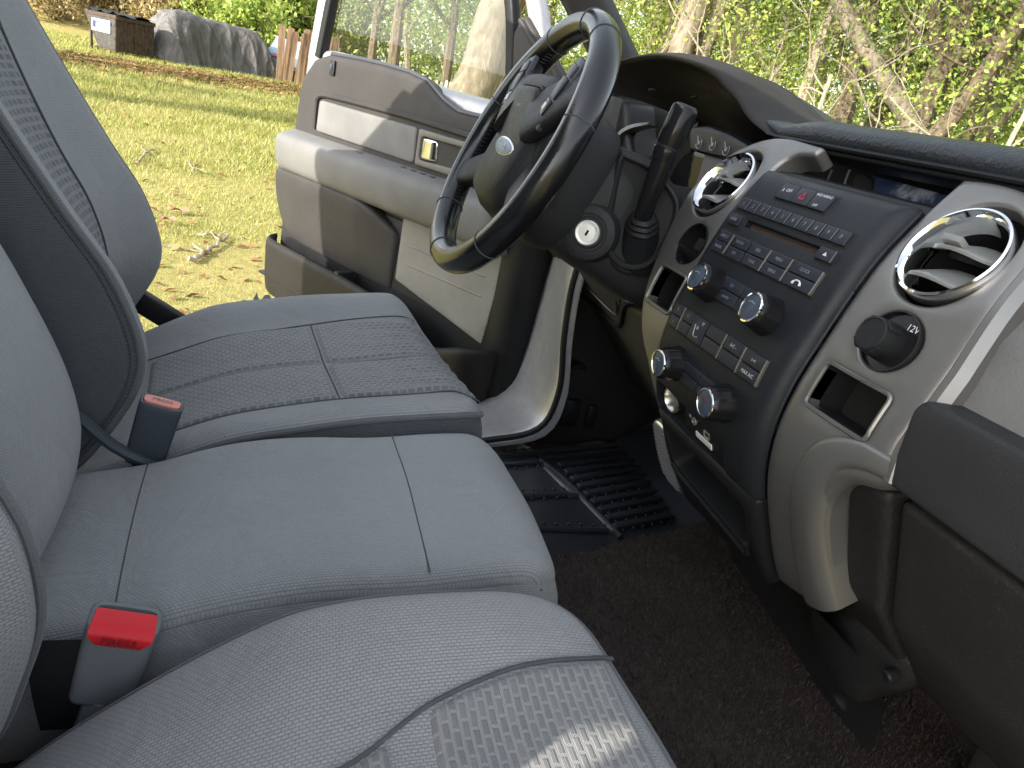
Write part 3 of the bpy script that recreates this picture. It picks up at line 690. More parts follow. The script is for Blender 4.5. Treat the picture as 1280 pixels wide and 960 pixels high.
b.inputs['Sheen Weight'].default_value = .25; b.inputs['Sheen Tint'].default_value = (.5, .42, .38, 1); bump(nt, b, f1, 1., .008); M_CARP = mt
M_RED_B = plastic('red_button', (.62, .02, .03), .35, 500, .05); M_SLATE = plastic('slate_plastic', (.15, .162, .17), .45, 700, .15); M_SLATED = plastic('dark_slate_plastic', (.045, .055, .065), .4, 700, .15)
M_GLS = glass('clear_glass', (.97, .99, .97), .9, .0); M_WSH = glass('windshield_glass', (.95, .975, .965), .9, .008)
M_HEAD = simple('headliner', (.38, .36, .34), .9)

# ================================================================== CAB SHELL (body, pillars, floor)
CAB = thing('truck_cab', (0, 0, -.78), 'silver body shell of the pickup truck with dark pillar trim and carpeted floor', 'truck cab')
# floor carpet with the tunnel hump
xs = np.r_[np.arange(-1.4, .3, .1), np.arange(.3, 1.06, .02)]; ys = np.r_[np.arange(-.86, -.34, .06), np.arange(-.34, .40, .0125), np.arange(.42, .87, .05)]
def carpz(x, y):
    ye = .150+.317*(x-.408); t = np.clip((y-ye)/.06, 0, 1); t = t*t*(3-2*t); t2 = np.clip((-.36-y)/.1, 0, 1); t2 = t2*t2*(3-2*t2)
    return -.598-.135*max(t, t2)+max(0, x-.80)*.9+.002*math.sin(x*31+y*17)
V = [(x, y, carpz(x, y)) for x in xs for y in ys]
mesh_obj('floor_carpet', V, grid_faces(len(xs), len(ys)), M_CARP, CAB, uv=[(v[0], v[1]) for v in V], ang=180)
n = 110000; XYc = np.c_[RNG.uniform(.28, .95, n), RNG.uniform(-.40, .30, n)]
a_ = RNG.uniform(0, 2*math.pi, n); ln = RNG.uniform(.1, .9, n)*.005; hh_ = RNG.uniform(.003, .0065, n); z0_ = A([carpz(x, y) for x, y in XYc])-.001; d_ = np.c_[np.cos(a_), np.sin(a_)]; w_ = np.c_[-d_[:, 1], d_[:, 0]]*.0008
Vc = np.empty((n, 3, 3)); Vc[:, 0, :2] = XYc-w_; Vc[:, 1, :2] = XYc+w_; Vc[:, 2, :2] = XYc+d_*ln[:, None]; Vc[:, 0, 2] = z0_; Vc[:, 1, 2] = z0_; Vc[:, 2, 2] = z0_+hh_
me = bpy.data.meshes.new('carpet_pile'); me.vertices.add(3*n); me.vertices.foreach_set('co', Vc.ravel()); me.loops.add(3*n); me.loops.foreach_set('vertex_index', np.arange(3*n)); me.polygons.add(n)
me.polygons.foreach_set('loop_start', np.arange(0, 3*n, 3)); me.polygons.foreach_set('loop_total', np.full(n, 3))
mt, nt, b = mat('carpet_fibre'); g = nt.nodes.new('ShaderNodeNewGeometry'); f = noise(nt, g.outputs['Position'], 11, 5, .6); mm_ = nt.nodes.new('ShaderNodeMath'); mm_.operation = 'MULTIPLY_ADD'; nt.links.new(g.outputs['Random Per Island'], mm_.inputs[0]); mm_.inputs[1].default_value = .55
m3 = nt.nodes.new('ShaderNodeMath'); m3.operation = 'MULTIPLY'; m3.inputs[1].default_value = .5; nt.links.new(f, m3.inputs[0]); nt.links.new(m3.outputs[0], mm_.inputs[2])
nt.links.new(ramp(nt, mm_.outputs[0], [(.2, (.020, .016, .0145)), (.5, (.048, .039, .035)), (.75, (.078, .065, .058)), (.95, (.12, .10, .09))]), b.inputs['Base Color']); b.inputs['Roughness'].default_value = .9; b.inputs['Specular IOR Level'].default_value = .1
me.materials.append(mt); me.update(); me.validate(); o = bpy.data.objects.new('carpet_pile', me); COL.objects.link(o); o.parent = CAB; o.matrix_parent_inverse = Matrix.Translation(CAB.location).inverted(); tag(o, kind='stuff')
# rear wall, roof rear half, pillars and lower sides of the cab: out of frame, placed and cut to block sun from the seats and dash
for nm, c, hx, hy, hz in [('rear_wall', (-1.42, 0, -.14), .02, .88, .64), ('sun_block_rail', (-1.02, -.89, .36), .40, .03, .105), ('roof', (-.84, 0, .47), .60, .86, .02), ('side_wall', (-1.05, .90, -.42), .36, .025, .36), ('side_wall', (-1.05, -.90, -.42), .36, .025, .36),  # the rail is an added, unseen blocker keeping sun off the silver leg
                           ('b_pillar', (-.80, .89, .2), .06, .03, .26), ('b_pillar', (-.765, -.89, .2), .165, .03, .26)]:  # passenger pillar shifted and widened, unseen, to block sun on the dash
    box(nm, c, (hx, 0, 0), (0, hy, 0), (0, 0, hz), M_HEAD if nm == 'roof' else M_PLG, CAB, .012)
# driver's A pillar
P0, P1 = A([.715, .815, -.01]), A([.30, .70, .36])
rows = []
for t in np.linspace(0, 1, 12):
    c = P0+(P1-P0)*t; ax = (P1-P0)/np.linalg.norm(P1-P0); yv = A([.55, .83, 0]); yv -= ax*(ax@yv); yv /= np.linalg.norm(yv); w = np.cross(ax, yv)
    rows.append([c+w*a+yv*q for a, q in ell(0, .018, .038, .046, 24, 0, 3.2)])
loft('a_pillar', rows, M_PLS, CAB, True, True)
e = [c_[0] for c_ in []]
rows = A(rows); tube('pillar_seal', [r_.mean(0)+(r_[0]-r_.mean(0))*1.04 for r_ in rows], .006, M_RUB, CAB)
# hinge pillar / sill seen between the door and the dash (silver)
L = [onp(p, (0, .93, 0), (0, 1, 0)) for p in [(712, 215), (694, 300), (676, 360), (657, 420), (640, 465), (619, 492), (585, 508)]]
Mi = [onp(p, (0, .87, 0), (.18, 1, 0)) for p in [(722, 215), (708, 300), (697, 360), (687, 420), (674, 475), (648, 515), (588, 530)]]
Rr = [onp(p, (0, .80, 0), (.25, 1, 0)) for p in [(740, 215), (728, 300), (712, 360), (703, 420), (696, 490), (668, 536), (592, 551)]]
Rb = [q+A([.02, -.012, -.012]) for q in Rr]
rows = [cr(k_, 26) for k_ in (L, Mi, Rr, Rb)]; rows = np.stack(rows, 1); rows = A([cr(list(r_), 18) for r_ in rows])
loft('door_jamb', rows, M_SLVP, CAB, ang=180)
tube('door_seal', [q+A([.002, -.006, 0]) for q in cr(Rr, 40)], .007, M_PLB, CAB)
# grommet boss on the jamb
c = ony((693, 408), .83); lathe('jamb_boss', c, (-.6, -.75, .1), [(.030, -.01), (.031, .004), (.024, .008), (.02, .003), (.012, .004), (.010, .012), (.0, .012)], M_RUB, CAB, 24)
# sill plate with raised cross pattern
SP = sheet('sill_plate', rnd([onz(p, -.71)[:2] for p in [(592, 556), (650, 553), (672, 566), (622, 574), (600, 575)]], .01), lambda u, v, h: np.c_[u, v, -.708+h], M_RUB, CAB, .01, er=.004, skirt=.02)
mb = MB()
for k in range(5):
    c = onz((604+k*13, 565-k*.8), -.706)
    for s_ in (-1, 1): box_mb(mb, c, (.016, .009*s_, 0), (-.0016*s_, .0035, 0), (0, 0, .002), .001)
mb.build('raised_cross', M_RUB, SP)
# kick panel
def kick(u, v, h): return np.c_[u-.4*h, .80-.10*np.clip(u-.62, 0, 1)+0*u-h*.0-(-h)*0, v]
K = [ony(p, .79) for p in [(704, 300), (780, 330), (840, 420), (850, 500), (800, 555), (745, 548), (690, 556), (652, 560), (672, 540), (692, 500), (700, 440)]]
sheet('kick_panel', rnd([(q[0], q[2]) for q in K], .012), lambda u, v, h: np.c_[u, .79-h-.02*np.sin((u-.5)*6), v], M_PLBR, CAB, .012, er=.012, skirt=.02)
c = ony((697, 470), .775); box('kick_vent', ony((713, 515), .77), (.020, 0, 0), (0, .010, 0), (0, 0, .034), M_PLB, CAB, .006)
box('kick_vent', ony((738, 520), .77), (.012, 0, 0), (0, .008, 0), (0, 0, .030), M_PLB, CAB, .004)
# firewall behind the pedals
sheet('firewall', [(.9, .9), (.9, -.9), (.3, -.9), (.3, .9)][::-1] and [(-.9, -.78), (.9, -.78), (.9, -.12), (-.9, -.12)], lambda u, v, h: np.c_[.93+0*u-.25*np.clip(v+.45, 0, 1), u, v], M_VOID, CAB, .06)
# windshield and cowl
mb = MB(); rows = []
for s_ in np.linspace(-1, 1, 15):
    y = s_*.80; bow = .07*(1-s_*s_); rows.append([(1.0+bow-.62*t, y*(1-.10*t), .015+.46*t) for t in np.linspace(0, 1, 6)])
loft_mb(mb, rows); mb.build('windshield', M_WSH, CAB, True, 180)
rows = [[(.985+.07*(1-(y/.8)**2)+dx, y, z) for dx, z in ((-.02, .0), (-.02, .036), (.05, .042), (.12, .02))] for y in np.linspace(-.8, .8, 20)]
loft('cowl', rows, M_RUB, CAB, ang=30)
box('floor_pan', (-.2, 0, -.80), (1.2, 0, 0), (0, .86, 0), (0, 0, .025), M_PLB, CAB, .01)

# ================================================================== DRIVER'S FLOOR MAT, PEDALS, RELEASE LEVER
ZM = -.712
MAT = thing('floor_mat', tuple(onz((720, 610), ZM)), 'ribbed black rubber mat in the driver footwell', 'floor mat')
mz = lambda u, v, h: np.c_[u, v, ZM+h+np.clip(u-.78, 0, 1)*.6]
O = [onz(p, ZM) for p in [(560, 580), (640, 566), (760, 552), (830, 560), (880, 620), (900, 690), (760, 720), (640, 700)]]
sheet('tray', rnd([q[:2] for q in O], .03), mz, M_RUB, MAT, .02, er=.006, skirt=.01)
a0, a1, b0, b1 = [onz(p, ZM+.006) for p in ((690, 580), (770, 667), (795, 564), (847, 652))]
for k in range(9):
    t = (k+.35)/9; p_, q_ = a0+(a1-a0)*t, b0+(b1-b0)*t; mb = MB(); d = q_-p_; n_ = A([-d[1], d[0], 0]); n_ /= np.linalg.norm(n_)
    p_ = p_+d*.05; q_ = q_-d*.05
    box_mb(mb, (p_+q_)/2, (q_-p_)/2, n_*.0075, (0, 0, .006), .002)
    for j in range(6):
        c = p_+(q_-p_)*(j+.5)/6-n_*.013; lathe_mb(mb, c-A([0, 0, .004]), (0, 0, 1), [(.0028, 0), (.0026, .005), (.001, .0065)], 8)
    mb.build('rib', M_RUB, MAT)
for pts in ([(676, 575), (705, 600), (740, 636), (776, 672)], [(672, 572), (720, 568), (798, 558)], [(800, 558), (828, 585), (846, 618), (858, 660)], [(640, 622), (700, 619), (722, 620)], [(610, 583), (672, 578)], [(600, 572), (700, 563), (770, 556), (810, 552)], [(650, 660), (760, 664)], [(682, 585), (706, 608), (722, 620)]):
    P = cr([onz(p, ZM+.003) for p in pts], 20); tube('raised_lip', P, .0065, M_RUB, MAT, 8)
mb = MB()
for (x0, y0), (x1, y1), n in [((618, 589), (672, 584), 5), ((648, 626), (712, 623), 5), ((640, 614), (705, 612), 6), ((664, 655), (756, 658), 7)]:
    for j in range(n):
        t = j/(n-1); lathe_mb(mb, onz((x0+(x1-x0)*t, y0+(y1-y0)*t), ZM), (0, 0, 1), [(.003, 0), (.0028, .004), (.001, .0055)], 8)
tag(mb.build('stud', M_RUB, MAT), kind='stuff')
# brake pedal: ribbed metal pad on an arm
PB = thing('brake_pedal', (.66, .30, -.55), 'ribbed metal brake pedal pad beside the lower console', 'pedal')
pc = ony((832, 573), .30); U_ = A([0, 1., 0]); V_ = A([.35, 0, -.94]); N_ = A([-.94, 0, -.35])*1
V_ = ony((838, 612), .30)-ony((822, 536), .30); hl = np.linalg.norm(V_)/2; V_ /= 2*hl; N_ = np.cross(U_, V_); N_ = N_ if N_[0] < 0 else -N_
fm = lambda u, v, h: pc+np.outer(u, U_)+np.outer(v, V_)+np.outer(h-.10*u*u-.9*v*v, N_)
sheet('pad', rnd([(-.035, -hl), (.035, -hl), (.035, hl), (-.035, hl)], .02), fm, M_DULL, PB, .006, er=.004, skirt=.008)
mb = MB()
for k in range(17):
    v = -hl+.006+(2*hl-.012)*k/16; w_ = .033-(.012 if k in (0, 16) else 0); tube_mb(mb, fm(np.linspace(-w_, w_, 8), np.full(8, v), np.full(8, .0008)), .0011, 6)
mb.build('grip_strip', M_RUB, PB)
tube('arm', cr([pc-N_*.01, pc+A([.07, .0, .05]), pc+A([.12, 0, .22])], 10), .009, M_PLB, PB)
# hood release lever
hr_ = ony((722, 458), .74); HR = thing('hood_release', tuple(hr_), 'small black release handle under the left end of the dash', 'release lever')
rows = [[hr_+A([.025*t-.01, .012*q*(1-.3*t), -.012*t*t+.01*t+zz]) for q, zz in ell(0, 0, 1, .006, 12)] for t in np.linspace(-.6, 1.2, 8)]
loft('handle', rows, M_PLB, HR, True, True)
# ================================================================== SEATS
def seat_maps(zprof, tilt, skew, y0, crown=None):
    zx, zz = [a for a, _ in zprof], [b_ for _, b_ in zprof]
    zs = cr(zprof, 80)
    def f(u, v, h):
        u = np.asarray(u, float); v = np.asarray(v, float); z = np.interp(u, zs[:, 0], zs[:, 1])+tilt*(v-y0)
        if crown is not None: z = z+crown(u, v)
        return np.c_[u-skew*(v-y0), v, z+h]
    return f
def side_skirt(name, O, f, er, depth, mtl, parent, bulge=.012, keep=None, start=0.):
    n = len(O); q = O; t = np.roll(q, -1, 0)-np.roll(q, 1, 0); t /= np.linalg.norm(t, axis=1)[:, None]; nn = np.c_[t[:, 1], -t[:, 0]]*(1 if area(q) > 0 else -1)
    rows = []
    for k in np.linspace(0, 1, 9):
        off = bulge*math.sin(min(1, k*1.15)*math.pi)**.8-.006*k; p = f(q[:, 0], q[:, 1], np.full(n, -er-start-depth*k)); p[:, :2] += nn*off; rows.append(p)
    V = np.concatenate(rows); L = np.r_[0, np.cumsum(np.linalg.norm(np.diff(q, axis=0), axis=1))]; uv = [(l, depth*k) for k in np.linspace(0, 1, 9) for l in L]
    return fixn(mesh_obj(name, V, grid_faces(9, n, True), mtl, parent, True, uv, 180))
def seam(name, f, pts, parent, r=.0012, h=-.0003, mtl=None, n=60, smooth=True):
    P = cr(pts, n) if smooth else lin(pts, .005, False); return tube(name, f(P[:, 0], P[:, 1], np.full(len(P), h)), r, mtl or M_SEAM, parent, 6)
# a seat back: sections across y at every height, front bolsters, flat sides
def backrest(name, prof, y0, y1, thick, sink, skew, parent, mf, ms, er=.022, zlo=None):
    ps = cr(prof, 70)                       # (z, x of the bolster crest)
    rows = []; uv = []; k = len(ps)
    for i, (z, x) in enumerate(ps):
        sh = 0.
        sec = []
        ts = np.r_[-1, -.985, -.96, -.92, -.86, np.linspace(-.78, .78, 15), .86, .92, .96, .985, 1]
        for t in ts:
            y = (y0+y1)/2+t*(y1-y0)/2; d = (y1-y0)/2*(1-abs(t)); q = max(0, 1-d/er); rd = er*(1-math.sqrt(max(0, 1-q*q)))
            sec.append((x-sink*(1-min(1, abs(t)/.88)**3.)-rd-skew*(y-y0), y, z))
        nf = len(sec)
        for t in (1, .97, .5, 0, -.5, -.97, -1):
            y = (y0+y1)/2+t*(y1-y0)/2; sec.append((x-thick+(.03 if abs(t) == 1 else 0)-skew*(y-y0), y, z-.02))
        rows.append(sec)
    nc = len(rows[0]); V = [p_ for r_ in rows for p_ in r_]; Fc = grid_faces(k, nc, True); mi = []
    for i in range(k-1):
        for j in range(nc): mi.append(0 if 1 <= j < nf-2 else 1)
    L = np.r_[0, np.cumsum(np.hypot(np.diff(ps[:, 0]), np.diff(ps[:, 1])))]; uv = []
    for i in range(k):
        for j in range(nc):
            v = rows[i][j]; uv.append((v[1], L[i]) if j < nf else (v[0], L[i]))
    Fc.append(tuple(range(nc))); mi.append(1); Fc.append(tuple(range((k-1)*nc, k*nc))); mi.append(1)
    o = fixn(mesh_obj(name, V, Fc, [mf, ms], parent, True, uv, 60, mi)); 
    def fm(u, v, h):                        # u = y, v = z on the front face
        x = np.interp(-v, -ps[:, 0] if ps[0, 0] > ps[-1, 0] else ps[::-1, 0]*-1, ps[:, 1] if ps[0, 0] > ps[-1, 0] else ps[::-1, 1]); t = (u-(y0+y1)/2)/((y1-y0)/2)
        return np.c_[x-sink*(1-np.minimum(1, np.abs(t)/.88)**3.)-skew*(u-y0)+h*.85, u, v+h*.5]
    return o, fm, ps
ZP = 8
# ---------- driver's seat
DS = thing('driver_seat', (0, .41, -.72), 'grey cloth driver seat with woven insert and torn outer bolster', 'seat')
SK = .11
zD = [(-.24, -.52), (-.17, -.487), (-.098, -.452), (-.025, -.420), (.065, -.398), (.16, -.381), (.235, -.370), (.262, -.373), (.30, -.39)]
def crD(u, v):
    t = (v-.17); far = np.clip((v-.50)/.10, 0, 1); far = far*far*(3-2*far)
    return -.014*np.clip((v-.185)/.05, 0, 1)+.020*far*np.clip((u+.30)/.25, 0, 1)-.006*np.sin(np.clip((v-.22)/.29, 0, 1)*math.pi)+.0016*np.sin(u*23+v*31)*np.sin(v*17-u*9)-.03*np.clip((v-.60)/.06, 0, 1)**2
fD = seat_maps(zD, 0, SK, .17, crD)
OD = rnd([(-.22, .165), (.272, .165), (.300, .30), (.300, .50), (.255, .655), (-.22, .655)], [.02, .045, .12, .12, .12, .05], .008)
sheet('cushion', OD, fD, M_FAB, DS, .012, er=.018)
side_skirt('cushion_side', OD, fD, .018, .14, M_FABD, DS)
tube('piping', fD(OD[:, 0], OD[:, 1], np.full(len(OD), -.016)), .0042, M_PIPE, DS, 8, True)
for o_, pl in (('a', [(-.135, .232), (.098, .232), (.098, .362), (-.135, .362)]), ('b', [(-.135, .365), (.098, .365), (.098, .508), (-.135, .495)]), ('c', [(.102, .232), (.285, .232), (.285, .362), (.102, .362)]), ('d', [(.102, .365), (.285, .365), (.27, .525), (.102, .508)])):
    sheet('woven_insert', rnd(pl, [.012, .006, .006, .012]), lambda u, v, h: fD(u, v, h+.006+(.0025*np.sin(v*150+u*16)*np.clip((u-.13)/.1, 0, 1)*(1 if u.max() > .15 else 0))), M_INS, DS, .008, er=.011, skirt=.002)
for pts in ([(-.16, .226), (0, .226), (.1, .227), (.285, .225)], [(-.16, .505), (0, .505), (.1, .514), (.27, .53)], [(.1, .225), (.1, .37), (.1, .515)]): seam('seam', fD, pts, DS, .0012, .0005)
seam('seam', fD, [(-.20, .172), (0, .172), (.2, .172), (.262, .19)], DS, .0012, -.012)
# torn flap on the outer bolster
mb = MB(); R_ = []
for i, u in enumerate(np.linspace(-.02, .085, 16)):
    q = fD(A([u]), A([.652]), A([-.006]))[0]; hgt = .022*math.sin((i+.5)/16*math.pi)*(.7+.5*math.sin(i*2.4)); R_.append([q+A([0, .0, -.01]), q+A([0, .004, hgt*.5]), q+A([.004, .012, hgt])])
loft_mb(mb, R_); mb.build('torn_flap', M_FAB, DS)
pD = [(.46, -.60), (.30, -.50), (.10, -.375), (0, -.312), (-.10, -.253), (-.192, -.196), (-.257, -.153), (-.327, -.127), (-.375, -.129), (-.426, -.153), (-.475, -.185), (-.51, -.22)]
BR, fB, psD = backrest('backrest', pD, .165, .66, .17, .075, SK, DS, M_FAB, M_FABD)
sheet('woven_insert', rnd([(.262, -.40), (.49, -.40), (.520, -.25), (.568, -.055), (.40, -.045), (.262, -.07)], .02), lambda u, v, h: fB(u, v, h+.004), M_INSB, BR, .010, er=.006, skirt=.002)
for s_ in (.168, .657):
    P = A([(x-SK*(s_-.165)-.006, s_, z) for z, x in psD]); tube('piping', P, .0042, M_PIPE, BR, 8)
P = A([(x-.016, .1655, z) for z, x in psD if z < .1]); tube('seam', P, .0014, M_SEAM, BR, 6)
for pts in ([(.495, -.40), (.527, -.24), (.575, -.05)], [(.575, -.05), (.60, .02), (.63, .03), (.655, .02)], [(.265, -.4), (.265, -.06), (.265, .1)], [(.265, -.05), (.4, -.04), (.575, -.05)]): 
    P = cr(pts, 40); tube('seam', fB(P[:, 0], P[:, 1], np.full(40, .002)), .0016, M_SEAM, BR, 6)
box('recliner_cover', ony((195, 388), .66), (.05, 0, -.03), (0, .012, 0), (.010, 0, .016), M_PLB, DS, .005)
box('seat_base', (.02, .41, -.63), (.22, 0, 0), (0, .2, 0), (0, 0, .09), M_PLB, DS, .02)
# ---------- centre seat
CS = thing('center_seat', (0, 0, -.68), 'narrow grey center seat between the two front seats', 'seat')
zC = [(-.26, -.50), (-.20, -.475), (-.15, -.462), (-.105, -.450), (-.05, -.430), (0, -.418), (.06, -.410), (.13, -.406), (.20, -.3985), (.25, -.396), (.285, -.405), (.32, -.42)]
fC = seat_maps(zC, .055, .03, 0, lambda u, v: .0014*np.sin(u*19+v*27)*np.sin(v*21-u*13+1)+.003*(1-(v/.13)**2)-.010*np.clip((u-.235)/.05, 0, 1)**2)
OC = rnd([(-.21, -.128), (.288, -.128), (.298, 0), (.288, .132), (-.21, .132)], [.02, .05, .1, .05, .02], .008)
sheet('cushion', OC, fC, M_FABC, CS, .012, er=.020)
side_skirt('cushion_side', OC, fC, .020, .13, M_FABC, CS, .014)
for pts in ([(-.108, -.125), (-.112, 0), (-.112, .128)], [(.15, -.122), (.152, 0), (.15, .128)]): seam('seam', fC, pts, CS, .0009, -.0003)
seam('seam', fC, [(-.2, -.119), (0, -.119), (.15, -.119), (.262, -.117)], CS, .0013, -.012); seam('seam', fC, [(-.2, -.1265), (0, -.1265), (.15, -.1265), (.262, -.1255)], CS, .0013, -.024)
pC = [(.46, -.62), (.30, -.535), (.10, -.415), (0, -.358), (-.10, -.300), (-.196, -.243), (-.258, -.213), (-.322, -.187), (-.375, -.174), (-.412, -.174), (-.45, -.184), (-.49, -.21)]
BC, fBC, psC = backrest('backrest', pC, -.125, .128, .14, -.012, .03, CS, M_FABC, M_FABC, .035)
P = A([(x-.022, -.122, z) for z, x in psC if z < .1]); tube('piping', P, .0036, M_PIPE, BC, 8); P = A([(x-.034, -.1245, z) for z, x in psC if z < .1]); tube('piping', P, .0036, M_PIPE, BC, 8)
box('seat_base', (.02, 0, -.60), (.24, 0, 0), (0, .11, 0), (0, 0, .08), M_PLB, CS, .02)
tube('hinge_bar', cr([(-.19, .137, -.40), (-.15, .139, -.44), (-.095, .139, -.468)], 10), .007, M_SLATED, CS)
# ---------- passenger's seat
PS = thing('passenger_seat', (0, -.45, -.72), 'light grey passenger seat with brick weave insert, nearest the camera', 'seat')
zP = [(-.26, -.64), (-.20, -.575), (-.15, -.52), (-.10, -.475), (-.034, -.425), (.024, -.389), (.065, -.376), (.106, -.370), (.16, -.367), (.20, -.368), (.25, -.378), (.272, -.386), (.31, -.41)]
def crP(u, v):
    d = (-.195-v); t = np.clip(d/.14, 0, 1); t2 = np.clip((v+.70)/.12, 0, 1)
    base = np.interp(u, [-.26, -.1, .0, .1, .28], [-.52, -.455, -.43, -.40, -.392]); cre = np.interp(u, [q[0] for q in zP], [q[1] for q in zP])
    w = t*t*(3-2*t)*t2; return (base-cre)*w*.9
fP = seat_maps(zP, 0, .0, -.195, crP)
OP = rnd([(-.24, -.195), (.262, -.195), (.281, -.30), (.286, -.45), (.272, -.715), (-.24, -.715)], [.02, .085, .1, .1, .06, .02], .008)
sheet('cushion', OP, fP, M_FABP, PS, .011, er=.014)
side_skirt('cushion_side', OP, fP, .014, .15, M_FABP, PS)
tube('piping', fP(OP[:, 0], OP[:, 1], np.full(len(OP), -.010)), .0036, M_PIPE, PS, 8, True)
seamP = cr([(-.20, -.315), (-.05, -.335), (.06, -.325), (.125, -.292), (.19, -.272), (.272, -.262)], 60)
def ins_poly(x0, x1): 
    k = (seamP[:, 0] >= x0) & (seamP[:, 0] <= x1); s_ = seamP[k]; s_ = np.c_[s_[:, 0], s_[:, 1]-.003]
    return np.r_[s_[::3], [[x1, -.60]], [[x0, -.60]]]
for x0, x1 in ((-.2, .110), (.115, .272)): sheet('woven_insert', lin(ins_poly(x0, x1), .006), lambda u, v, h: fP(u, v, h+.005), M_INSP, PS, .009, er=.009, skirt=.002)
tube('seam', fP(seamP[:, 0], seamP[:, 1], np.full(60, .001)), .0018, M_SEAM, PS, 6)
pP = [(.40, -.53), (.25, -.44), (.08, -.345), (-.02, -.285), (-.12, -.232), (-.22, -.180), (-.29, -.151), (-.325, -.138), (-.373, -.131), (-.41, -.134), (-.443, -.143), (-.48, -.154), (-.511, -.168), (-.55, -.195)]
BP, fBP, psP = backrest('backrest', pP, -.52, -.188, .17, .06, 0, PS, M_FABP, M_FAB, .028)
P = A([(x-.004, -.191, z) for z, x in psP]); tube('piping', P, .0036, M_PIPE, BP, 8)
box('seat_base', (.02, -.45, -.64), (.21, 0, 0), (0, .2, 0), (0, 0, .09), M_PLB, PS, .02)
tube('slide_rail', [(.10, -.178, -.55), (.29, -.178, -.535)], .010, M_PLB, PS)
# ---------- belt buckles
def buckle(name, top, bot, right, thick, bodym, label, red=True, tilt=0.):
    top, bot, right = [A(q, float) for q in (top, bot, right)]; v = top-bot; L = np.linalg.norm(v); v /= L; u = right-v*(right@v); hw = np.linalg.norm(u); u /= hw; n = np.cross(u, v); n = n if n@(EYE-top) > 0 else -n
    t = thing(name, tuple(bot), label, 'seat belt buckle'); c = (top+bot)/2
    rows = []
    for k, sc in ((-.5, .80), (-.49, .86), (-.44, .92), (.0, .97), (.40, 1.), (.485, 1.), (.5, .96)):
        rows.append([c+v*L*k+u*a*sc+n*q*sc for a, q in ell(0, 0, hw, thick, 36, 0, 5.)])
    rows += [[c+v*L*.5+u*a*.86+n*q*.72 for a, q in ell(0, 0, hw, thick, 36, 0, 5.)], [c+v*L*.44+u*a*.84+n*q*.66 for a, q in ell(0, 0, hw, thick, 36, 0, 5.)]]
    loft('housing', rows, bodym, t, True, True, 50)
    return t, c, u, v, n, hw, L
t, c, u, v, n, hw, L = buckle('belt_buckle', ony((203, 503), .150), ony((180, 577), .150), ony((229, 512), .150)-ony((203, 503), .150), .014, M_SLATED, 'dark slate buckle seen from behind, between the driver and center seats')
M_PINK = plastic('faded_red_button', (.62, .22, .18), .4, 500, .05)
pb = MB(); loft_mb(pb, [[c+v*(L*k)+u*a*.83+n*q*.62 for a, q in ell(0, 0, hw, .014, 30, 0, 5.)] for k in (.40, .52)], True, True); o = fixn(pb.build('release_button', M_PINK, t, True, 30))
text_on('button_lettering', 'PRESS', .0085, c+v*(L*.522), u, -n, v, M_SLATED, o, .0006)
tube('stalk', [c-v*L*.48, c-v*L*1.1], .011, M_PLB, t)
t, c, u, v, n, hw, L = buckle('belt_buckle', ony((158, 772), -.155), ony((128, 868), -.155), ony((201, 783), -.155)-ony((158, 772), -.155)+A([0, 0, -.0]), .016, M_SLATE, 'slate buckle with bright red button between the center and passenger seats')
pb = MB(); rows = []
for k, dn, wv in ((.31, .0165, .60), (.345, .018, .66), (.43, .0195, .86), (.5, .018, .88), (.53, .010, .86), (.535, -.004, .84)): rows.append([c+v*(L*k)+u*a*hw*wv+n*dn for a in np.linspace(-1, 1, 9)])
loft_mb(pb, rows); o = pb.build('release_button', M_RED_B, t, True, 60)
text_on('button_lettering', 'PRESS', .010, c+v*(L*.415)+n*.0205, u, v*.9+n*.0, n, simple('dark_red_print', (.10, .008, .01), .6), o, .0008)
tube('stalk', [c-v*L*.45, c-v*L*1.2], .016, M_SLATE, t)
sl_ = MB(); rows = []
for k in np.linspace(0, 1, 8): q = ony((72+18*k, 800+110*k), -.16); rows.append([q+A([a, -.004*math.sin(k*3), 0]) for a in np.linspace(-.022, .022, 5)])
loft('belt_strap', rows, M_PLB, t)
# ================================================================== DASHBOARD
DB = thing('dashboard', (.6, 0, -.3), 'black vinyl dashboard with silver center frame, round vents and radio controls', 'dashboard')
ZXP = cr([(.09, .635), (.05, .60), (0, .560), (-.025, .541), (-.07, .513), (-.11, .497), (-.15, .484), (-.20, .470), (-.25, .466), (-.30, .476), (-.36, .504), (-.42, .540), (-.5, .60), (-.6, .67)], 200)
_z, _x = ZXP[::-1, 0], ZXP[::-1, 1]
def XF(z): return np.interp(z, _z, _x)
def NF(z):                                   # unit normal of the stack face (x, z)
    s = (XF(z+.004)-XF(z-.004))/.008; l = np.sqrt(1+s*s); return -1/l, s/l
def side_(y): return .9*np.clip(np.abs(y)-.16, 0, 1)**2
def stk(off=0.):
    def f(u, v, h):                          # u = y (left +), v = z
        u = np.asarray(u, float); v = np.asarray(v, float); nx, nz = NF(v); k = h+off
        return np.c_[XF(v)+side_(u)+nx*k, u, v+nz*k]
    return f
def SP3(y, z, off=0.): return stk(off)(A([y]), A([z]), A([0.]))[0]
def SN(z): nx, nz = NF(z); return A([nx, 0, nz])
def ST(z): n = SN(z); return np.cross(n, A([0, 1., 0]))*(-1)          # up along the face
def rect(y0, y1, z0, z1, r=.002, sp=.004): return rnd([(y0, z0), (y1, z0), (y1, z1), (y0, z1)], r, sp)
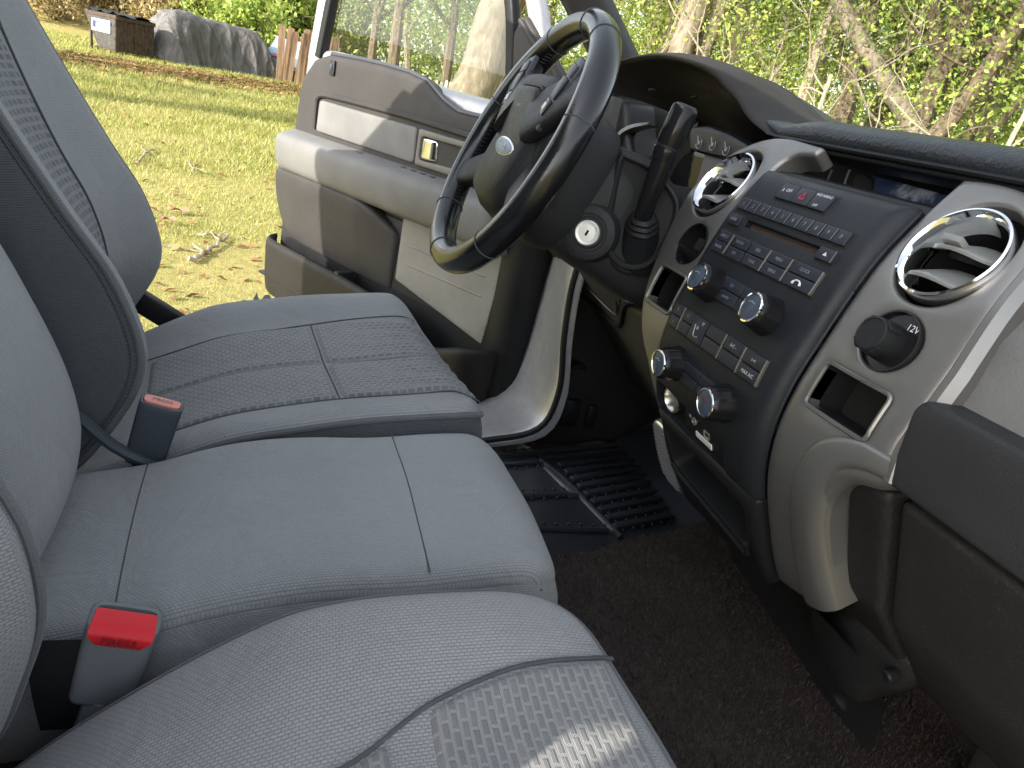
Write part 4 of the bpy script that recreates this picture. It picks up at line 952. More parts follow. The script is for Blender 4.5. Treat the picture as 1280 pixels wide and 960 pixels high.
# ---- silver frames right and left of the radio
fr_o = [(-.119, .012), (-.150, .0145), (-.190, .012), (-.228, -.010), (-.250, -.055), (-.254, -.13), (-.252, -.20), (-.258, -.226), (-.246, -.238), (-.220, -.246), (-.204, -.275), (-.204, -.325), (-.214, -.392), (-.165, -.420), (-.106, -.440), (-.114, -.36), (-.119, -.28)]
rr_ = [.004, .03, .03, .03, .03, .03, .02, .004, .004, .02, .03, .03, .003, .03, .004, .01, .03]
VC, KC = (.182, -.050), (.187, -.128)
def hole_v(s_): return ell(s_*VC[0], VC[1], .0435, .0445, 56, 0, 2.15)
def hole_k(s_): return ell(s_*KC[0]*(1 if s_ < 0 else .86), KC[1], .0285, .0245, 40)
FR = sheet('silver_frame', rnd(fr_o, rr_, .007), stk(), M_SLV, DB, .009, [hole_v(-1), hole_k(-1), rect(-.221, -.144, -.207, -.165, .006)], er=.012, skirt=.022, herr=.004, hskirt=.012)
fl_o = [(.119, -.010), (.108, .0005), (.080, .0035), (.077, .0135), (.150, .0175)]+[(-y, z) for y, z in fr_o[2:5]]+[(.247, -.09), (.236, -.14), (.217, -.19), (.203, -.225), (.178, -.262), (.150, -.290), (.137, -.33), (.133, -.40), (.118, -.45), (.112, -.36), (.119, -.28)]
sheet('silver_frame', rnd(fl_o, [.02, .015, .003, .003, .03, .03, .03, .03, .03, .03, .03, .03, .03, .02, .03, .03, .004, .02, .03], .007), stk(), M_SLV, DB, .009, [hole_v(1), hole_k(1), rect(.127, .196, -.213, -.164, .006)], er=.005, skirt=.022, herr=.004, hskirt=.012)
# silver arm running from the left frame over the storage bin
arm_ = cr([(.150, .016), (.125, .018), (.100, .014), (.086, .016)], 20)
# raised facet at the outer side of the right frame
rows = []
for z in np.linspace(-.045, -.224, 26):
    yo = -np.interp(-z, [.045, .13, .2, .226], [.248, .255, .254, .258]); p_ = SP3(yo, z); n = SN(z)
    rows.append([p_+A([0, .010, 0])-n*.001, p_+A([0, .005, 0])+n*.004, p_+A([0, -.001, 0])+n*.004, p_+A([0, -.007, 0])-n*.004, p_+A([0, -.009, 0])-n*.03])
loft('silver_edge', rows, M_SLV, DB, ang=25)
# bevelled arch of the right frame round the grained inset
ci = cr([(-.258, -.2265), (-.232, -.2315), (-.213, -.2455), (-.2045, -.275), (-.2045, -.325), (-.2145, -.391)], 44); co = cr([(-.250, -.205), (-.214, -.207), (-.180, -.224), (-.165, -.262), (-.162, -.33), (-.170, -.412)], 44)
rows = []
for p_, q_ in zip(co, ci):
    rows.append([SP3(*(p_+(q_-p_)*k), h) for k, h in ((0, -.002), (.05, .0008), (.12, .0030), (.22, .0040), (.62, .0040), (.72, .0036), (.84, .002), (.97, -.004), (1.0, -.008), (1.0, -.03))])
loft('frame_bevel', rows, M_SLV, FR, ang=60)
# ---- round vents
def vent(s_, idx):
    z = VC[1]; c = SP3(s_*VC[0], z, 0); n = SN(z); up = ST(z); yv = A([0, 1., 0])
    t = lathe('air_vent', c, n, [(.0445, -.012), (.0452, .000), (.0446, .0032), (.0425, .0040), (.0412, .0025), (.0372, -.007), (.0345, -.018)], M_CHR, DB, 64, cap1=False)
    lathe('vent_bowl', c, n, [(.034, -.020), (.0335, -.028), (.030, -.045), (.020, -.058), (.0, -.062)], M_GLOSS, t, 40)
    ax = up; side = np.cross(n, ax)
    for k, (o_, sc) in enumerate(((.0145, .92), (-.0135, .92))):
        w_ = math.sqrt(max(0, .0345**2-o_*o_))*.98
        poly = [(a*w_, b_*.021) for a, b_ in ell(0, 0, 1, 1, 30, 0, 2.4)]
        tl = A(n*.76-ax*(.56 if o_ > 0 else .66)); tl /= np.linalg.norm(tl); cc = c+ax*o_-n*.012; q = np.cross(side, tl)
        sheet('vane', A(poly), lambda u, v, h, cc=cc, tl=tl, q=q: cc+np.outer(u, side)+np.outer(v, tl)+np.outer(h+.0016-6*u*u*(1 if True else 0), q), M_SLATEV, t, .006, er=.0014, skirt=.002)
    box('vane_tab', c+ax*.0085+n*.003+side*.004, side*.010, ax*.0030, n*.007, M_SLATEV, t, .0012)
    rows = []
    for k in range(13): tb = c-n*.045; 
    mb = MB()
    for k in range(9): lathe_mb(mb, c-n*.050+side*(.004*(k-4))+ax*.02, n, [(.0007, 0), (.0006, .0004)], 6)
    mb.build('vent_grille', M_GPR, t)
    return t
M_SLATEV = plastic('vent_blade', (.17, .175, .17), .32, 700, .15)
vent(-1, 0); vent(1, 1)
# ---- 12 V socket with its cap (right) and the scooped switch (left)
z = KC[1]; c = SP3(-KC[0], z, 0); n = SN(z); up = ST(z); yv = A([0, 1., 0])
so_ = lathe('power_socket', c, n, [(.0285, -.004), (.0275, .0005), (.0262, .0005), (.0255, -.004), (.0, -.005)], M_GLOSS, DB, 44)
kc = c+yv*.0050-up*.002
cap = lathe('socket_cap', kc, n, [(.0172, -.006), (.0168, .004), (.0158, .014), (.0150, .0172), (.0135, .0180), (.0130, .0172), (.0, .0172)], M_PLB, so_, 40)
mb = MB()
for a in (.7, 2.3, 3.9, 5.5): q = kc+(yv*math.cos(a)+up*math.sin(a))*.0157+n*.009; box_mb(mb, q, (yv*math.cos(a)+up*math.sin(a))*.0014, np.cross(n, yv*math.cos(a)+up*math.sin(a))*.005, n*.007, .001)
tag(mb.build('cap_rib', M_PLB, cap), kind='stuff')
text_on('lettering', '12V', .0082, c-yv*.0115+up*.0165, -yv, up, n, M_WHITE, so_, -.0025)
c2 = SP3(KC[0]*.86, z, 0)
sw = lathe('dash_socket', c2, n, [(.029, -.004), (.0275, .001), (.0262, .000), (.0255, -.012), (.02, -.024), (.0, -.026)], M_GLOSS, DB, 44)
rows = []
for k in np.linspace(0, 1, 10):
    rows.append([c2-n*.016+n*.030*k*(1-abs(a)**2.5)+up*(-.004-.019*(1-k)*math.sqrt(max(0, 1-a*a*.95)))-up*.002*k+yv*a*.0225 for a in np.linspace(-1, 1, 15)])
loft('scoop', rows, M_PLB, sw, ang=180)
mb = MB()
for k in range(3): box_mb(mb, c2-n*.012+up*.004+yv*(-.008+.006*k), yv*.0012, up*.008, n*.003, .0006)
tag(mb.build('contact', M_PLS, sw), kind='stuff')
# ---- square pockets in the frames
def pocket(y0, y1, z0, z1):
    t = sheet('storage_pocket', rect(y0, y1, z0, z1, .006), stk(-.045), M_VOID, DB, .012)
    O_ = rect(y0, y1, z0, z1, .006); n_ = len(O_); rows = [stk(d)(O_[:, 0]*1, O_[:, 1], np.zeros(n_)) for d in (-.003, -.01, -.03, -.047)]
    mb = MB(); loft_mb(mb, rows, True); fixn(mb.build('pocket_wall', M_PLB, t, True, 40))
    tube('pocket_rim', stk(.0005)(O_[:, 0], O_[:, 1], np.zeros(n_)), .0022, M_SLV, t, 6, True)
pocket(-.221, -.144, -.207, -.165); pocket(.127, .196, -.213, -.164)
# ---- radio and climate panel
pan_o = rnd([(-.1185, -.0225), (.1185, -.0225), (.1195, -.15), (.1185, -.27), (.1145, -.335), (-.1145, -.335), (-.1185, -.27), (-.1195, -.15)], [.006, .006, .03, .03, .008, .008, .03, .03], .006)
slot_o = rect(-.0615, .067, -.0895, -.0825, .0015); aux_o = rnd([(-.062, -.294), (.100, -.286), (.104, -.322), (-.062, -.333)], .006, .005)
PN = sheet('control_panel', pan_o, stk(.012), M_PAN if 'M_PAN' in globals() else plastic('panel_plastic', (.013, .015, .018), .42, 800, .2), DB, .008, [slot_o, aux_o], er=.018, skirt=.012, herr=.0012, hskirt=.014)
# panel roll-over at the top (towards the bin)
rows = []
for y in np.linspace(-.117, .117, 24):
    p_ = SP3(y, -.0225, -.006); rows.append([p_+A([0, 0, -.012]), p_+A([.006, 0, .004]), p_+A([.03, 0, .006]), p_+A([.05, 0, -.02])])
loft('panel_top', rows, M_PLB, PN, ang=180)
sheet('disc_slot', slot_o, stk(.0035), simple('slot_felt', (.05, .035, .028), .9), PN, .01)
def btn(poly, off=.0122, hgt=.0032, er=.0010, mtl=None, parent=None, name='button'):
    return sheet(name, poly, stk(off+hgt), mtl or M_BTN, parent or PN, .02, er=er, skirt=hgt)
def frame_btns(y0, y1, z0, z1): sheet('button_bay', rect(y0+.0016, y1-.0016, z0-.0016, z1+.0016, .002), stk(.0124), M_VOID, PN, .01, er=.0006, skirt=.001)
def pt(body, size, y, z, par, mtl=None, off=.0158, sx=1.): return text_on('lettering', body, size, SP3(y, z, off), (0, -1, 0), ST(z), SN(z), mtl or M_GPR, par, .0003, sx)
M_RTRI = simple('red_print', (.32, .01, .02), .5)
frame_btns(.053, -.034, -.0555, -.0385)
ys_ = np.linspace(.0525, -.033, 4)
for i in range(3):
    b_ = btn(rect(ys_[i+1]+.0006, ys_[i]-.0006, -.0550, -.0390, .0012)); yc = (ys_[i]+ys_[i+1])/2
    if i == 0: pt('OFF', .0055, yc-.003, -.0460, b_, M_WHITE); pt('a', .0075, yc+.0065, -.0460, b_, M_WHITE)
    if i == 1:
        tri = [(yc+.0052, -.0505), (yc-.0052, -.0505), (yc, -.0425)]; tri2 = [(yc+.0028, -.0492), (yc-.0028, -.0492), (yc, -.0450)]
        sheet('warning_triangle', lin(tri, .002), stk(.0159), M_RTRI, b_, .01, [lin(tri2, .002)])
    if i == 2: pt('PASS AIRBAG', .0042, yc, -.0420, b_, M_WHITE); pt('OFF', .0042, yc+.002, -.0520, b_, M_WHITE)
frame_btns(.0975, -.0915, -.0765, -.0635)
ys_ = np.linspace(.0970, -.0905, 11)
for i in range(10):
    b_ = btn(rect(ys_[i+1]+.0005, ys_[i]-.0005, -.0760, -.0640, .0010)); pt('1234567890'[i], .0062, (ys_[i]+ys_[i+1])/2, -.0700, b_)
    if i: sheet('bright_edge', rect(ys_[i]+.0002, ys_[i]+.0013, -.0750, -.0645, .0004), stk(.0159), M_SLV, b_, .01)
for (y0, y1, tx) in ((.0985, .0735, 'LOAD'), (-.0655, -.0905, None)):
    frame_btns(y0, y1, -.0930, -.0812); b_ = btn(rect(y1+.0004, y0-.0004, -.0925, -.0817, .0012))
    if tx: pt(tx, .0048, (y0+y1)/2, -.0870, b_)
    else: sheet('eject_mark', lin([(-.0810, -.0885), (-.0750, -.0885), (-.078, -.0850)], .002), stk(.0158), M_WHITE, b_, .01)
sheet('bright_edge', rect(-.0905, -.0892, -.0925, -.0817, .0004), stk(.0159), M_SLV, PN, .01)
frame_btns(.0985, -.0925, -.1250, -.1005)
cols = [.0975, .0665, .0320, -.0060, -.0440, -.0915]; tx = [('DIRECT', 'ENTER'), ('SOUND', 'TXT'), ('SEEK', 'TUNE'), ('MENU', 'SIRIUS'), ('CLOCK', '')]
for i in range(5):
    for r_ in range(2):
        z0, z1 = (-.1122, -.1010) if r_ == 0 else (-.1245, -.1132); b_ = btn(rect(cols[i+1]+.0012, cols[i]-.0008, z0, z1, .0010))
        yc = (cols[i]+cols[i+1])/2
        if tx[i][r_]: pt(tx[i][r_], .0046, yc, (z0+z1)/2, b_)
        elif i == 4:
            P = cr([(yc+.006, -.1210), (yc+.004, -.1178), (yc, -.1170), (yc-.004, -.1178), (yc-.006, -.1210)], 16); tube('phone_mark', stk(.0162)(P[:, 0], P[:, 1], np.zeros(16)), [.0013]*3+[.0009]*10+[.0013]*3, M_WHITE, b_, 6)
    if i in (0, 2, 3, 4): sheet('bright_edge', rect(cols[i+1]-.0003, cols[i+1]+.0016, -.1243, -.1012, .0005), stk(.0161), M_SLV, PN, .012, er=.0004, skirt=.003)
def quad_btns(yc, z0, z1, w, tx):
    for i in range(2):
        for r_ in range(2):
            ya, yb = (yc+w, yc+.0006) if i == 0 else (yc-.0006, yc-w); zm = (z0+z1)/2; za, zb = (zm+.0005, z1) if r_ == 0 else (z0, zm-.0005)
            b_ = btn(rect(yb, ya, za, zb, .0012), .0122, .0026)
            if tx and tx[r_][i]: pt(tx[r_][i], .0045, (ya+yb)/2, (za+zb)/2, b_, off=.0152)
quad_btns(0, -.168, -.142, .040, (('CD', 'TA'), ('AM/FM', 'AUX'))); quad_btns(0, -.263, -.240, .040, None)
M_KNT = plastic('knob_face', (.05, .065, .09), .18, 900, 0.)
def knob(y, z, r, lab):
    c = SP3(y, z, .010); n = SN(z); up = ST(z)
    t = lathe('knob', c, n, [(r*1.10, 0), (r*1.12, .004), (r*1.04, .008), (r*1.0, .020), (r*.97, .0245), (r*.90, .0265), (r*.86, .0268)], M_GLOSS, DB, 60, cap1=False, flute=10, fl=.018)
    lathe('knob_ring', c, n, [(r*.87, .0262), (r*.85, .0280), (r*.76, .0282), (r*.73, .0268)], M_CHR, t, 44, cap1=False)
    f_ = lathe('knob_cap', c, n, [(r*.74, .0262), (r*.70, .0276), (r*.40, .0290), (0, .0294)], M_KNT, t, 36)
    for k in range(3):
        a = -.6+.6*k
        box('tick', c+n*.0293+A([0, -1, 0])*r*.34*math.sin(a)+up*r*.30*math.cos(a), A([0, 1., 0])*.0016, up*.0005, n*.0003, M_GPR if lab else M_RTRI, f_, .0)
    return t
for s_ in (1, -1): knob(s_*.055, -.1575, .0185, True); knob(s_*.055, -.2500, .0185, s_ > 0)
# climate row
frame_btns(.0985, -.0915, -.2185, -.1905)
cols = [.0980, .0765, .0735, .0515, .0515, .0250, .0230, -.0150, -.0190, -.0525, -.0570, -.0910]
for k in range(6):
    y0, y1 = cols[2*k], cols[2*k+1]
    if k == 2: y0, y1 = .0505, .0215
    if k == 3: y0, y1 = .0185, -.0185
    if k == 2:
        b_ = btn(rect(y1, y0, -.2180, -.1910, .0012)); yc = (y0+y1)/2
        tube('seat_mark', stk(.0160)(A([yc+.006, yc+.003, yc-.001, yc-.006]), A([-.200, -.211, -.2125, -.211]), np.zeros(4)), .0008, M_GPR, b_, 6); lathe('seat_mark', SP3(yc, -.2025, .0155), SN(-.2), [(.002, 0), (.002, .0008)], M_GPR, b_, 10)
        sheet('defrost_mark', lin([(yc-.004, -.1945), (yc-.010, -.1945), (yc-.007, -.1985)], .002), stk(.0159), M_GPR, b_, .01); continue
    for r_ in range(2):
        z0, z1 = (-.2040, -.1910) if r_ == 0 else (-.2180, -.2050); b_ = btn(rect(y1, y0, z0, z1, .0012)); yc = (y0+y1)/2
        s_ = {(4, 0): 'A/C -', (5, 1): 'MAX A/C', (0, 0): 'R', (1, 0): 'O', (0, 1): 'o', (5, 0): 'o-o'}.get((k, r_))
        if s_: pt(s_, .0052, yc, (z0+z1)/2, b_, M_WHITE if k > 3 else M_GPR)
for y in (.0750, -.0168, -.0548, -.0915): sheet('bright_edge', rect(y-.0010, y+.0010, -.2178, -.1912, .0005), stk(.0161), M_SLV, PN, .012, er=.0004, skirt=.003)
# 12 V outlet and media socket panel under the lower knobs
sheet('socket_bay', aux_o, stk(-.003), M_PLB, PN, .01)
c = SP3(.078, -.3065, -.001); n = SN(-.3065)
ou = lathe('power_outlet', c, n, [(.0165, -.004), (.0160, .006), (.0135, .0075), (.0125, .0055), (.0115, -.006), (.0108, -.02), (.0, -.02)], M_DULL, PN, 40); lathe('outlet_bore', c, n, [(.0112, -.019), (.0112, -.0185), (.0, -.0185)], simple('bore_brown', (.05, .035, .025), .5), ou, 24)
lathe('outlet_ring', c, n, [(.0195, -.004), (.019, .002), (.0165, .003)], M_GLOSS, ou, 36, cap1=False)
ap = sheet('media_plate', rnd([(-.058, -.296), (.038, -.292), (.040, -.322), (-.056, -.330)], .002, .004), stk(.004), M_PLB, PN, .012, er=.001, skirt=.006)
za = -.302; lathe('audio_jack', SP3(.017, -.3045, .004), SN(-.3), [(.0050, 0), (.0048, .0016), (.0028, .0018), (.0022, -.003), (.0, -.003)], M_DULL, ap, 24)
lathe('jack_mark', SP3(.027, -.3025, .004), SN(-.3), [(.0024, 0), (.0022, .0004)], M_GPR, ap, 14)
b_ = sheet('usb_port', rect(-.018, -.006, -.3115, -.3035, .001), stk(.0055), M_DULL, ap, .02, [rect(-.0168, -.0072, -.3105, -.3045, .0006)], er=.0004, skirt=.002)
sheet('label_plate', rect(-.022, .014, -.3215, -.3145, .001), stk(.0052), simple('bright_label', (.7, .71, .72), .35), ap, .02, er=.0004, skirt=.001)
pt('ψ', .006, -.036, -.311, ap, off=.0046)
# ---- lower housing with the open cubby
cub_o = rnd([(-.088, -.352), (.100, -.345), (.098, -.404), (-.078, -.419)], [.008, .012, .012, .008], .006)
LH = sheet('lower_housing', rnd([(-.1125, -.331), (.1125, -.331), (.1215, -.40), (.118, -.470), (-.104, -.448), (-.108, -.40)], [.004, .004, .03, .012, .012, .02], .007), stk(.009), M_PLB, DB, .009, [cub_o], er=.010, skirt=.02, herr=.003, hskirt=.01)
sheet('cubby', cub_o, stk(-.085), M_VOID, LH, .015)
rows = [stk(d)(cub_o[:, 0], cub_o[:, 1], np.zeros(len(cub_o))) for d in (.004, -.02, -.05, -.087)]; mb = MB(); loft_mb(mb, rows, True); fixn(mb.build('cubby_wall', M_PLB, LH, True, 40))
P = cub_o[(cub_o[:, 1] < -.398)]; P = P[np.argsort(P[:, 0])]; tube('cubby_lip', stk(.011)(P[:, 0], P[:, 1], np.zeros(len(P))), .0035, M_PLB, LH, 8)
# dark fill between the frames behind everything
sheet('stack_core', rect(-.24, .20, -.44, .0, .01), stk(-.055), M_VOID, DB, .03)
# ---- tunnel skirt under the stack
rows = []
for y in np.linspace(.150, -.207, 28):
    w_ = np.clip((.150-y)/.06, 0, 1); e_ = 0
    top = A([.560-.02*e_, y, -.430-.01*e_]); botm = A([.690+.02*math.sin(y*9)-.05*e_, y, -.600]); pr = []
    for t in np.linspace(0, 1, 12):
        q = top*(1-t)+botm*t; q = q+A([.035*math.sin(t*math.pi)*(1-.8*e_), 0, .02*math.sin(t*math.pi*1.3)*0]); pr.append(q)
    rows.append(pr)
TS = loft('tunnel_skirt', rows, M_PLBR, DB, ang=180)
# bracket with its bolt at the passenger end of the skirt
q0 = onp((1050, 870), (0, -.2, 0), (0, 1, 0)); 
bk = [onp(p, (.60, 0, -.50), (1, 0, .25)) for p in [(985, 762), (1060, 768), (1092, 792), (1132, 836), (1112, 872), (1084, 868), (1064, 884), (1046, 880), (1004, 818)]]
bx_ = np.mean(bk, 0); N_ = A([-.97, 0, -.24]); U_ = A([0, 1., 0]); V_ = np.cross(N_, U_); 
sheet('skirt_end', rnd([((q-bx_)@U_, (q-bx_)@V_) for q in bk], .015), lambda u, v, h: bx_+np.outer(u, U_)+np.outer(v, V_)+np.outer(h+.02*np.cos(u*18)*np.cos(v*14)-.02, N_), M_PLBR, TS, .008, er=.014, skirt=.05)
bo = onp((1113, 845), bx_-N_*-.002, N_); lathe('bolt', bo, N_, [(.007, -.004), (.0068, .004), (.005, .006), (.0, .006)], M_PLB, TS, 16)
# ---- soft top pad and the brow over the gauges
rows = []
for y in np.linspace(.245, -.80, 60):
    s_ = .006*math.sin(y*40)*0; k_ = np.clip((y-.10)/.115, 0, 1)**2; sec = []
    for x, zz in ((.64, -.002), (.600, .004), (.586, .012), (.578, .020), (.577, .028), (.583, .0365), (.597, .0415), (.62, .0435), (.68, .046), (.80, .046), (.93, .040), (1.02, .030)): zb_ = .004+np.interp(y, [.19, .245, .29], [0., .016, .04]); kk = 1-.62*np.clip((y-.12)/.13, 0, 1)**1.5; sec.append((x+.012*np.clip((y-.12)/.12, 0, 1) if x < .62 else x, y, zb_+(zz-.004)*kk))
    rows.append(sec)
rows = [cr(list(r_), 40) for r_ in rows]; PAD = loft('top_pad', rows, M_PLT, DB, ang=180)
P = A([(.5815, y, .0150) for y in np.linspace(.19, -.78, 60)]); tube('stitched_edge', P, .0030, M_PLB, PAD, 6)
P = A([(.586, y, .0085) for y in np.linspace(.19, -.78, 60)]); tube('stitched_edge', P, .0024, M_PLB, PAD, 6)
lip = cr([(.492, .640, .040), (.500, .625, .060), (.520, .585, .084), (.545, .51, .0985), (.560, .43, .096), (.572, .355, .080), (.577, .29, .054), (.578, .245, .030), (.583, .20, .015)], 60)
ctrx = A([.66, .41, 0])
def hood(t, k):    # rings from the back underside over the lip to the top
    pass
rows = []
for i, q in enumerate(lip):
    u = i/59; inn = A([0, (ctrx[1]-q[1]), (-.02-q[2])]); inn /= np.linalg.norm(inn)
    back = A([.700, q[1]+inn[1]*.030, min(q[2], .06)*.55+inn[2]*.035]); b1 = A([.62, q[1]+inn[1]*.022, q[2]*.85+inn[2]*.020]); b2 = A([q[0]+.045, q[1]+inn[1]*.014, q[2]+inn[2]*.012-.001])
    tp = q-inn*.006; t2 = A([q[0]+.05, q[1]-inn[1]*.016, q[2]+.010*(1-abs(2*u-1)**2)+.001]); t3 = A([q[0]+.15, q[1]-inn[1]*.02, max(.046, q[2]*.92)]); t4 = A([.80, q[1]*1.02, .052]); t5 = A([1.02, q[1]*1.05, .030])
    rows.append(cr([back, b1, b2, q+inn*.004-A([.001, 0, 0]), q-A([.006, 0, 0]), tp-A([.002, 0, 0]), t2, t3, t4, t5], 44))
rows = A(rows); HB = loft('gauge_brow', rows[:, 21:], M_PLT, DB, ang=180); loft('brow_lining', rows[:, :22], plastic('brow_underside', (.020, .018, .017), .6, 500, .3), HB, ang=180)
tube('brow_seam', rows[:, 20]+A([-.0008, 0, 0]), .0022, M_PLB, HB, 6)
for p in ((815, 112), (868, 121)): 
    c = onp(p, (.60, .45, .055), (0, .3, 1)); lathe('brow_clip', c, (0, -.3, -1), [(.006, 0), (.005, .002), (0, .002)], M_VOID, HB, 14)
# ---- gauge cluster
CL = box('gauge_cluster', (.705, .40, -.035), (.008, 0, 0), (0, .20, 0), (0, 0, .085), M_GLOSS, DB, .004)
def cpl(p, x=.62): return onx(p, x)
def cring(name, pts, r, mtl, par, closed=False, n=50, x=.60): P = cr([cpl(p, x) for p in pts], n, closed); return tube(name, P, r, mtl, par, 8, closed)
strip = [cpl(p, .622) for p in [(862, 160), (884, 157), (912, 168), (936, 182), (928, 205), (905, 196), (862, 186)]]
ST_ = sheet('warning_gauges', rnd([(q[1], q[2]) for q in strip], .006), lambda u, v, h: np.c_[.622-h, u, v], M_BTN, CL, .01, er=.002, skirt=.02)
for (px, py), s_ in (((874, 177), 'o'), ((891, 179), 'o'), ((908, 185), 'o')):
    c = cpl((px, py), .6185); a = np.linspace(math.radians(200), math.radians(400), 14)
    g_ = tube('dial_arc', [c+A([0, -.0085*math.cos(q), .0085*math.sin(q)*-1*-1-.002]) for q in a], .0007, M_GPR, ST_, 5); lathe('dial_hub', c-A([0, 0, .002]), (-1, 0, 0), [(.003, 0), (.0028, .001)], M_GPR, g_, 12); tube('needle', [c-A([.001, 0, .002]), c+A([-.001, .007, .008])], .0007, M_GPR, g_, 5)
scr = [cpl(p, .625) for p in [(876, 192), (907, 200), (896, 246), (862, 240)]]
sheet('message_screen', rnd([(q[1], q[2]) for q in scr], .003), lambda u, v, h: np.c_[.632-h, u, v], plastic('grey_screen', (.10, .095, .10), .6, 900, 0), CL, .01, er=.001, skirt=.004)
bez = [cpl(p, .628) for p in [(858, 186), (925, 205), (905, 258), (845, 262)]]
sheet('screen_bezel', rnd([(q[1], q[2]) for q in bez], .006), lambda u, v, h: np.c_[.640-h, u, v], M_GLOSS, CL, .01, er=.002, skirt=.01)
def ribbon(name, p_in, p_out, x, mtl, par, n=40):
    a, b_ = cr([cpl(p, x) for p in p_in], n), cr([cpl(p, x) for p in p_out], n); return loft(name, [a, b_+A([-.004, 0, 0]), b_+A([.02, 0, 0])][0:3], mtl, par, ang=30)
ribbon('dial_trim', [(760, 185), (772, 166), (788, 156), (812, 152)], [(764, 188), (776, 170), (790, 161), (812, 156)], .60, M_SLV, CL)
ribbon('dial_trim', [(826, 234), (840, 240), (845, 248), (840, 258)], [(827, 239), (836, 244), (840, 250), (836, 257)], .585, M_SLV, CL)
cring('dial_ring', [(803, 205), (812, 196), (826, 190), (838, 190)], .0018, M_SLV, CL, x=.64)
cring('dial_ring', [(868, 250), (872, 256), (900, 222)], .0014, M_SLV, CL, x=.60)
lathe('dial', cpl((800, 200), .68), (-1, 0, 0), [(.062, 0), (.060, .006), (.056, .004), (0, .003)], M_GLOSS, CL, 40)
lathe('dial', cpl((860, 235), .68), (-1, 0, 0), [(.062, 0), (.060, .006), (.056, .004), (0, .003)], M_GLOSS, CL, 40)
# ---- storage bin above the radio with its small display
BN = box('storage_bin', (.70, .0, -.015), (.012, 0, 0), (0, .26, 0), (0, 0, .045), M_VOID, DB, .003)
box('bin_floor', (.63, 0, -.052), (.075, 0, 0), (0, .24, 0), (0, 0, .006), M_PLB, BN, .003)
dsp = [onx(p, .66) for p in [(1086, 222), (1176, 246), (1168, 268), (1082, 247)]]
mt, nt, b = mat('display_sky_sheen'); p = objc(nt); f = noise(nt, p, 24, 4, .6, .6); nt.links.new(ramp(nt, f, [(.35, (.03, .05, .12)), (.55, (.07, .11, .2)), (.66, (.45, .5, .58))]), b.inputs['Base Color']); b.inputs['Roughness'].default_value = .08  # sky reflection painted into the display colour as pale and blue patches
sheet('display', rnd([(q[1], q[2]) for q in [onx(p, .66) for p in [(1080, 216), (1190, 246), (1180, 275), (1072, 250)]]], .004), lambda u, v, h: np.c_[.660-h+.25*(v+.01), u, v], mt, BN, .012, er=.002, skirt=.01)
for p, q in (((1040, 212), (1030, 236)), ((1062, 212), (1052, 240))): tube('bin_divider', [onx(p, .655), onx(q, .655)], .0016, M_GPR, BN, 6)
ep = [onx(p, .652) for p in [(1066, 222), (1076, 216), (1088, 222), (1086, 250), (1066, 244)]]
sheet('bin_plate', rnd([(q[1], q[2]) for q in ep], .008), lambda u, v, h: np.c_[.652-h, u, v], M_PLS, BN, .01, er=.002, skirt=.01)
# ---- passenger side of the dash
def rp(z): return np.interp(z, [-.46, -.36, -.235, -.10, .02], [.625, .535, .482, .515, .60])
rmap = lambda off: (lambda u, v, h: np.c_[rp(v)-h-off+.10*np.clip(-.30-u, 0, 1)*0, u, v])
sheet('glove_panel', rnd([(-.252, -.03), (-.80, -.03), (-.80, -.170), (-.252, -.170)], .004), rmap(-.004), M_PLGD if 'M_PLGD' in globals() else plastic('grey_panel', (.13, .13, .128), .6, 450, .5, dust=.05), DB, .02, er=.006, skirt=.02)
LG = sheet('glove_ledge', rnd([(-.2495, -.152), (-.80, -.146), (-.80, -.229), (-.2535, -.226)], [.012, .004, .004, .006]), lambda u, v, h: np.c_[.473+.25*np.clip(v+.165, 0, 1)-h, u, v], M_PLS, DB, .014, er=.0045, skirt=.03)
sheet('glove_box', rnd([(-.260, -.236), (-.80, -.236), (-.80, -.452), (-.252, -.452)], .008), rmap(-.004), plastic('glove_box_plastic', (.020, .019, .0185), .5, 420, .6, dust=.06), DB, .016, er=.009, skirt=.03)
sheet('leg_inset', rnd([(-.205, -.246), (-.2535, -.236), (-.2475, -.452), (-.10, -.452), (-.20, -.39)], [.03, .004, .004, .01, .02]), lambda u, v, h: np.c_[np.maximum(XF(v), rp(v)+.004)-h+.3*np.clip(u+.245, 0, 1)*0-.006, u, v], M_LEA2 if 'M_LEA2' in globals() else plastic('grained_inset', (.016, .015, .0145), .5, 260, .9), DB, .012, er=.008, skirt=.03)
box('under_glove', (.72, -.52, -.50), (.06, 0, 0), (0, .22, 0), (0, 0, .05), M_VOID, DB, .01)
# ---- knee panel under the steering column
kp0 = A([.520, 0, -.250]); KU = A([0, 1., 0]); KV = A([-.66, 0, .75]); KV /= np.linalg.norm(KV); KN = np.cross(KU, KV); KN = KN if KN[0] < 0 else -KN
def kpt(p): q = onp(p, kp0, KN); return ((q-kp0)@KU, (q-kp0)@KV)
kmap = lambda off=0.: (lambda u, v, h: kp0+np.outer(u, KU)+np.outer(v, KV)+np.outer(h+off+.012*np.cos(np.clip(u-.3, -.3, .4)*4)-.010, KN))
ko = [(668, 285), (700, 312), (770, 372), (815, 400), (826, 470), (850, 560), (800, 500), (738, 448), (716, 420)]
KP = sheet('knee_panel', rnd([kpt(p) for p in ko], [.01, .01, .01, .01, .01, .01, .02, .02, .01], .008), kmap(), M_OLV, DB, .012, er=.010, skirt=.03)
def kline(pts, off=.002, n=30): P = cr([kpt(p) for p in pts], n); return kmap(off)(P[:, 0], P[:, 1], np.zeros(n))
tube('panel_gap', kline([(692, 315), (703, 365), (712, 398), (722, 418)], .001), .0028, M_VOID, KP, 6)
